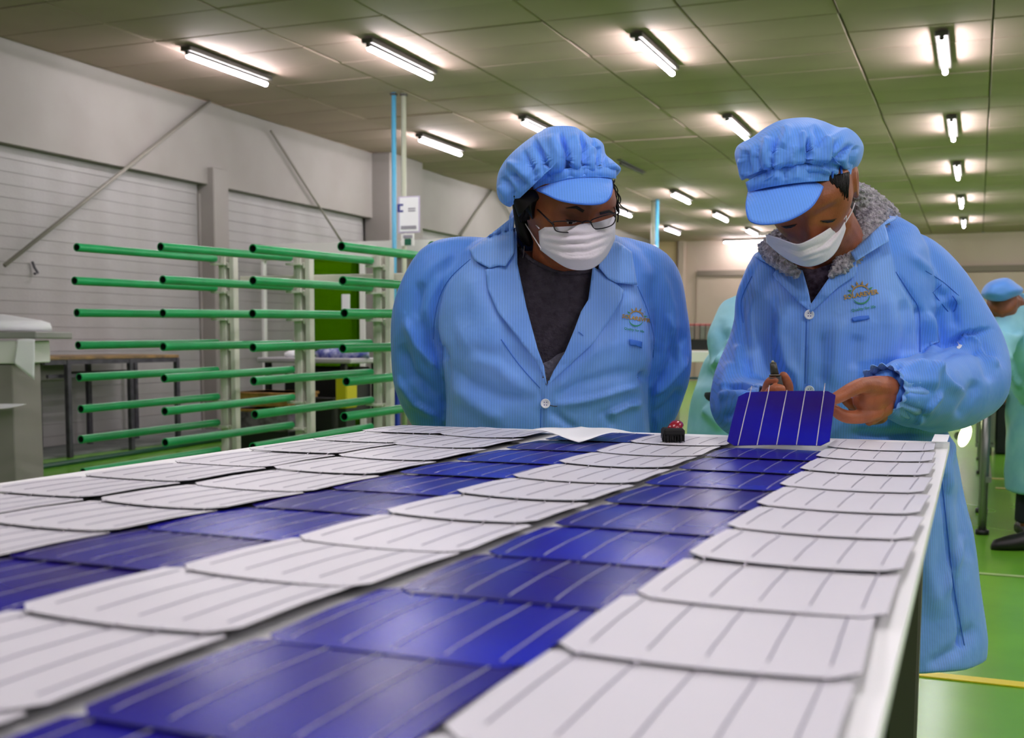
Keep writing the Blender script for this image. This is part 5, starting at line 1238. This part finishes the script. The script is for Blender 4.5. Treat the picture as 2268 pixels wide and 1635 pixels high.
# cap with gathered crown
cap_out = [(1627, 344), (1632, 325), (1648, 313), (1667, 303), (1700, 280), (1734, 265), (1785, 260), (1820, 267), (1855, 281), (1876, 283), (1893, 293), (1906, 308), (1913, 325), (1911, 345), (1903, 364), (1891, 378), (1879, 380), (1870, 396), (1855, 400), (1827, 402), (1794, 404), (1760, 407), (1718, 414), (1690, 420), (1662, 424), (1656, 400), (1641, 398), (1634, 372)]
cf = [([(1656, 402), (1700, 384), (1750, 373), (1800, 368), (1860, 366)], 7, -.010, 2), ([(1722, 300), (1712, 340), (1708, 385)], 7, -.010, 1), ([(1790, 300), (1793, 335), (1791, 378)], 7, -.011, 1), ([(1682, 320), (1676, 350), (1690, 388)], 7, -.009, 1), ([(1890, 318), (1872, 340), (1850, 368)], 8, -.014, 1), ([(1760, 320), (1752, 350), (1755, 380)], 9, .008),
      ([(1830, 300), (1835, 330), (1828, 370)], 9, .009), ([(1862, 300), (1846, 335), (1840, 375)], 6, -.008), ([(1700, 300), (1695, 340), (1700, 380)], 8, .008), ([(1650, 330), (1652, 360), (1658, 392)], 6, -.008), ([(1900, 320), (1890, 345), (1885, 375)], 5, -.008), ([(1740, 275), (1742, 300), (1730, 330)], 8, .006), ([(1800, 275), (1815, 300), (1812, 330)], 8, -.006), ([(1843, 366), (1846, 380), (1843, 398)], 3, -.006), ([(1862, 366), (1864, 380), (1860, 396)], 3, -.006), ([(1640, 350), (1643, 375), (1646, 394)], 5, .006), ([(1775, 290), (1780, 310), (1775, 340)], 8, .006)]
inflate(cap_out, 2.17, .14, .13, 'cap', M['cap'], p2, nr=28, cen=(1768, 345), pw=3.6, fl=cf, ncirc=14)
ds2 = lambda u_: 2.055+.05*abs(u_-.1)**2
visor([(1660, 421), (1690, 415), (1718, 410), (1760, 404), (1794, 401), (1828, 399)], [(1658, 424), (1653, 452), (1655, 474), (1664, 491), (1695, 497), (1743, 489), (1791, 463), (1813, 435), (1827, 402)], ds2, 1.985, p2, M['cap'])
MB().tube([bd(x, y, ds2((x-1744)/84)-.004) for x, y in smoothc([(1659, 422), (1690, 415), (1718, 410), (1760, 404), (1794, 401), (1829, 399)], 6, False)], .0022, 8).build('cap_seam', M['coat_dark'], p2, True)
# band tab with loops
bdp = lambda u_, v: (2.040+.070*((u_+.25)/1.25)**2 if u_ > -.25 else 2.043+.05*((u_+.25)/.75)**2)-.004*math.sin(math.pi*v)
mask_patch([(1652, 404), (1700, 380), (1750, 368), (1800, 362), (1850, 358), (1890, 356)], [(1658, 425), (1690, 417), (1718, 412), (1760, 406), (1794, 403), (1828, 401), (1866, 399), (1884, 386)], None, bdp, p2, [([(x, 362), (x, 400)], 3.5, -.004) for x in (1700, 1740, 1792, 1842, 1862)]+[([(x, 362), (x, 400)], 5, .003) for x in (1718, 1765, 1815)], name='cap_band', mt=M['cap'])
for x in (1843, 1862): MB().tube([bd(x, 364, bdp((x-1655)/115-1, 0)-.006), bd(x+2, 382, bdp((x-1655)/115-1, .5)-.007), bd(x, 398, bdp((x-1655)/115-1, 1)-.005)], .0022, 6).build('band_loop', M['coat_dark'], p2, True)
for s in (1, -1):
    facepatch(hf2, [(s*.019, .1, .003), (s*.026, .1, -.0015), (s*.036, .1, -.002), (s*.046, .1, .003), (s*.036, .1, .002), (s*.027, .1, .0025)], 'eyelashes', M['brow'], p2, bv_b2)
    if s < 0: facepatch(hf2, [(s*.014, .1, .022), (s*.030, .1, .029), (s*.050, .1, .021), (s*.030, .1, .023), (s*.016, .1, .017)], 'eyebrow', M['brow'], p2, bv_b2)
    facepatch(hf2, [(s*.022, .1, .0), (s*.030, .1, -.003), (s*.038, .1, -.003), (s*.043, .1, .0), (s*.034, .1, .0005)], 'eye', M['iris'], p2, bv_b2, .0006)
for s in (-1, 1):
    q = proj(hf2(np.array([(s*.007, .108, -.046)])))[0]
    drape([(q[0]-4, q[1]), (q[0], q[1]-2), (q[0]+4, q[1]), (q[0], q[1]+2)], bv_b2, .0006, 'nostril', M['brow'], p2, step=2, thick=.0005, defd=2.06)
mask_patch([(1697, 520), (1722, 527), (1743, 535), (1765, 541), (1785, 535), (1825, 513), (1850, 495), (1864, 484)], [(1698, 536), (1723, 559), (1757, 581), (1791, 590), (1827, 579), (1852, 556), (1870, 515), (1873, 496)], None,
           lambda u_, v: 2.050+.060*v**1.2+.072*abs(u_+.22)**2, p2, [([(1720, 540), (1770, 556), (1830, 535), (1866, 500)], 4, -.003), ([(1710, 545), (1770, 570), (1835, 548), (1868, 505)], 4, .004), ([(1800, 560), (1840, 530), (1866, 500)], 3, -.003), ([(1730, 560), (1780, 578), (1830, 562)], 4, .003)])
for pts, d0, d1 in (([(1866, 484), (1873, 440), (1878, 405), (1882, 366)], 2.12, 2.16), ([(1869, 486), (1874, 478), (1874, 490)], 2.12, 2.13), ([(1872, 494), (1886, 470), (1893, 450)], 2.12, 2.19)):
    MB().tube([bd(x, y, d_) for (x, y), d_ in zip(smoothc(pts, 5, False), np.linspace(d0, d1, 5*(len(pts)-1)+1))], .0012, 6).build('ear_loop', M['mask'], p2, True)
hr = MB()
for k_ in range(60):
    t0 = rng.uniform(0, 1); x0 = 1834+48*t0; x1 = 1846+32*t0+rng.normal(0, 1.5); y1 = 402+46*t0**1.3+rng.normal(0, 4); q = []
    for j in range(7):
        t_ = j/6; x, y = x0+(x1-x0)*t_+1.5*math.sin(3*t_+k_), 390-8*t0+(y1-388)*t_; d = ray(x, y); dn = d/np.linalg.norm(d); h = bv_b2.ray_cast(Vector(CAM), Vector(dn)); dd = (np.array(h[0])-CAM) @ _f if h[0] is not None else 2.12
        q.append(bd(x, y, min(dd, 2.2)-.0008))
    hr.tube(q, [.0016, .0018, .0018, .0016, .0013, .0010, .0005], 5)
ho2 = hr.build('temple_hair', M['hair'], p2, True); ho2['kind'] = 'stuff'
drape([(1722, 566), (1760, 590), (1800, 598), (1850, 582), (1872, 596), (1832, 660), (1793, 692), (1765, 645)], bv_b2, .016, 'shirt_collar', mat('maroon_speckled_cloth', srgb(44, 24, 40), .8, noise=srgb(92, 78, 96), nscale=90), p2, step=6, thick=.002, defd=2.3)
inflate([(1870, 440), (1888, 446), (1896, 470), (1888, 500), (1874, 500), (1868, 470)], 2.26, .02, .03, 'hair', M['hair'], p2, nr=7)

# soldering tool in the other hand
P_ = [bd(x, y, d_) for x, y, d_ in ((1711, 799, 1.965), (1712, 804, 1.966), (1716, 830, 1.970), (1716, 834, 1.970), (1720, 862, 1.974), (1728, 905, 1.985), (1734, 930, 2.0))]
t = thing('soldering_tool', 'black pen-shaped soldering tool with a pale tip in the right worker\'s far hand', 'tool', tuple(P_[5]))
MB().tube([P_[0], P_[1]], [.0018, .0032], 12).build('tip', mat('dull_tin', srgb(150, 146, 120), .4), t, True)
MB().tube([P_[1], P_[1]*.5+P_[2]*.5, P_[2]], [.0055, .0066, .0072], 16).build('nose', mat('dark_olive_metal', srgb(52, 52, 40), .4), t, True)
MB().tube([P_[2], P_[2]*.6+P_[3]*.4, P_[3]], [.0092, .0100, .0092], 18).build('collar', mat('bronze_ring', srgb(110, 100, 86), .35, metal=.6), t, True)
MB().tube(P_[3:], [.0112, .0128, .0115, .010], 18).build('handle', M['black'], t, True)

# ------------------------------------------------------------------ two more people behind
def bgperson(label, cx, dep, head, coat_rings, arms_, body, capo, clothes, extra=None, fl=[]):
    b_ = bd(cx, 900, dep); b_[2] = 0
    p = thing('person', label, 'person', tuple(b_), YAW)
    hf = head_frame(bd(*head[:3]), *head[3:7]); k = MB(); k.add(hf(hv), hfc)
    for s in (-1, 1):
        e_, f_ = ear_points(s); k.add(hf(e_), f_)
    for q in body: limb(k, q, 14)
    c_ = legs(k, cx, dep, .85); V, Fc, N = vox(k, .0065, 1); as_mb(V, Fc).build('body', M['skin'], p, True)
    trousers(p, c_, .85)
    for s in (-1, 1): shoe(p, c_, s, M['shoe'])
    m_ = MB().loft(coat_rings)
    for a_ in arms_: limb(m_, a_, 20)
    make_coat(p, m_, fl, None, .009, 5, clothes, noise=.003)
    inflate(capo, head[2], .17, .15, 'cap', M['cap'], p, nr=12, pw=3.6)
    return p, c_
fr_ = [([(1600, 700), (1580, 780), (1560, 860)], 16, -.02), ([(1620, 740), (1590, 800), (1560, 820)], 14, .02, 1), ([(1612, 720), (1600, 760), (1612, 800)], 12, -.02), ([(1560, 900), (1590, 930), (1610, 950)], 14, .02)]
bgperson('person in a pale aqua coat, half hidden behind the worker lifting the cell', 1672, 4.1, (1725, 610, 4.05, 45, 20, 0, 1.05),
    [ring(1700, 660, 4.12, 40, .08), ring(1695, 680, 4.12, 75, .14), ring(1690, 720, 4.14, 96, .18), ring(1682, 780, 4.16, 112, .20), ring(1668, 860, 4.18, 128, .21), ring(1660, 950, 4.2, 136, .22), ring(1660, 1060, 4.2, 138, .22)],
    [[(1640, 700, 4.1, .08), (1615, 760, 4.0, .08), (1640, 830, 3.9, .075), (1700, 850, 3.8, .06)], [(1750, 700, 4.1, .08), (1770, 770, 4.0, .08), (1740, 840, 3.9, .06)]],
    [[(1712, 640, 4.08, .06), (1700, 690, 4.12, .07)], [(1700, 700, 4.15, .12), (1680, 900, 4.2, .13)], [(1700, 850, 3.82, .04), (1716, 856, 3.74, .045)], [(1740, 840, 3.9, .04), (1730, 850, 3.82, .045)]],
    [(1682, 600), (1690, 575), (1715, 562), (1745, 566), (1766, 585), (1768, 606), (1740, 618), (1700, 618)], [M['aqua'], M['aqua']], fl=fr_)
p4, c4 = bgperson('person in a pale coat and blue cap leaning over at the right edge', 2330, 6.0, (2222, 674, 5.7, 50, -25, 0, .92),
    [ring(2262, 652, 5.85, 16, .09), ring(2278, 668, 5.85, 44, .16), ring(2300, 700, 5.9, 72, .2), ring(2318, 760, 5.95, 84, .22), ring(2328, 840, 6.0, 88, .22), ring(2330, 960, 6.0, 92, .22), ring(2332, 1090, 6.0, 96, .23)],
    [[(2248, 690, 5.8, .08), (2222, 730, 5.7, .085), (2212, 770, 5.6, .075), (2196, 800, 5.45, .05)], [(2330, 700, 5.85, .09), (2335, 780, 5.7, .08), (2340, 810, 5.5, .05)], [(2262, 735, 5.75, .11), (2275, 800, 5.8, .11), (2290, 860, 5.85, .1)]],
    [[(2236, 672, 5.75, .06), (2265, 700, 5.85, .07)], [(2300, 720, 5.9, .13), (2325, 900, 6.0, .13)], [(2196, 800, 5.45, .04), (2182, 812, 5.4, .045)], [(2340, 810, 5.5, .04), (2338, 822, 5.42, .045)]],
    [(2173, 648), (2184, 630), (2205, 619), (2232, 616), (2254, 630), (2266, 640), (2262, 650), (2240, 662), (2222, 668), (2198, 667), (2178, 660)], [M['aqua'], M['aqua']],
    fl=[([(2200, 740), (2240, 750), (2268, 735)], 12, .02, 1), ([(2235, 780), (2250, 830), (2268, 860)], 10, .025, 1)])
q = bz(2214, 1222, 0)
# wide black work shoe stepping out to the left of that person
rings = []
for t_, w_, h in ((-.14, .03, .10), (-.10, .04, .13), (-.03, .045, .12), (.05, .05, .085), (.11, .052, .07), (.17, .04, .05), (.19, .012, .025)):
    ctr = q+_r0*(.19-t_-.02); rings.append([ctr+fw*(math.cos(a_)*w_+.05)+UP*(h*.5+math.sin(a_)*h*.5) for a_ in np.linspace(0, 2*math.pi, 18, endpoint=False)])
MB().loft(rings).build('shoe', M['shoe'], p4, True)
V_ = MB(); V_.tube([q+_r0*.29+fw*.05+UP*.1, q+_r0*.34+fw*.05+UP*.45, c4+UP*.85], [.055, .075, .10], 16); V_.build('trouser_leg', M['trouser'], p4, True)
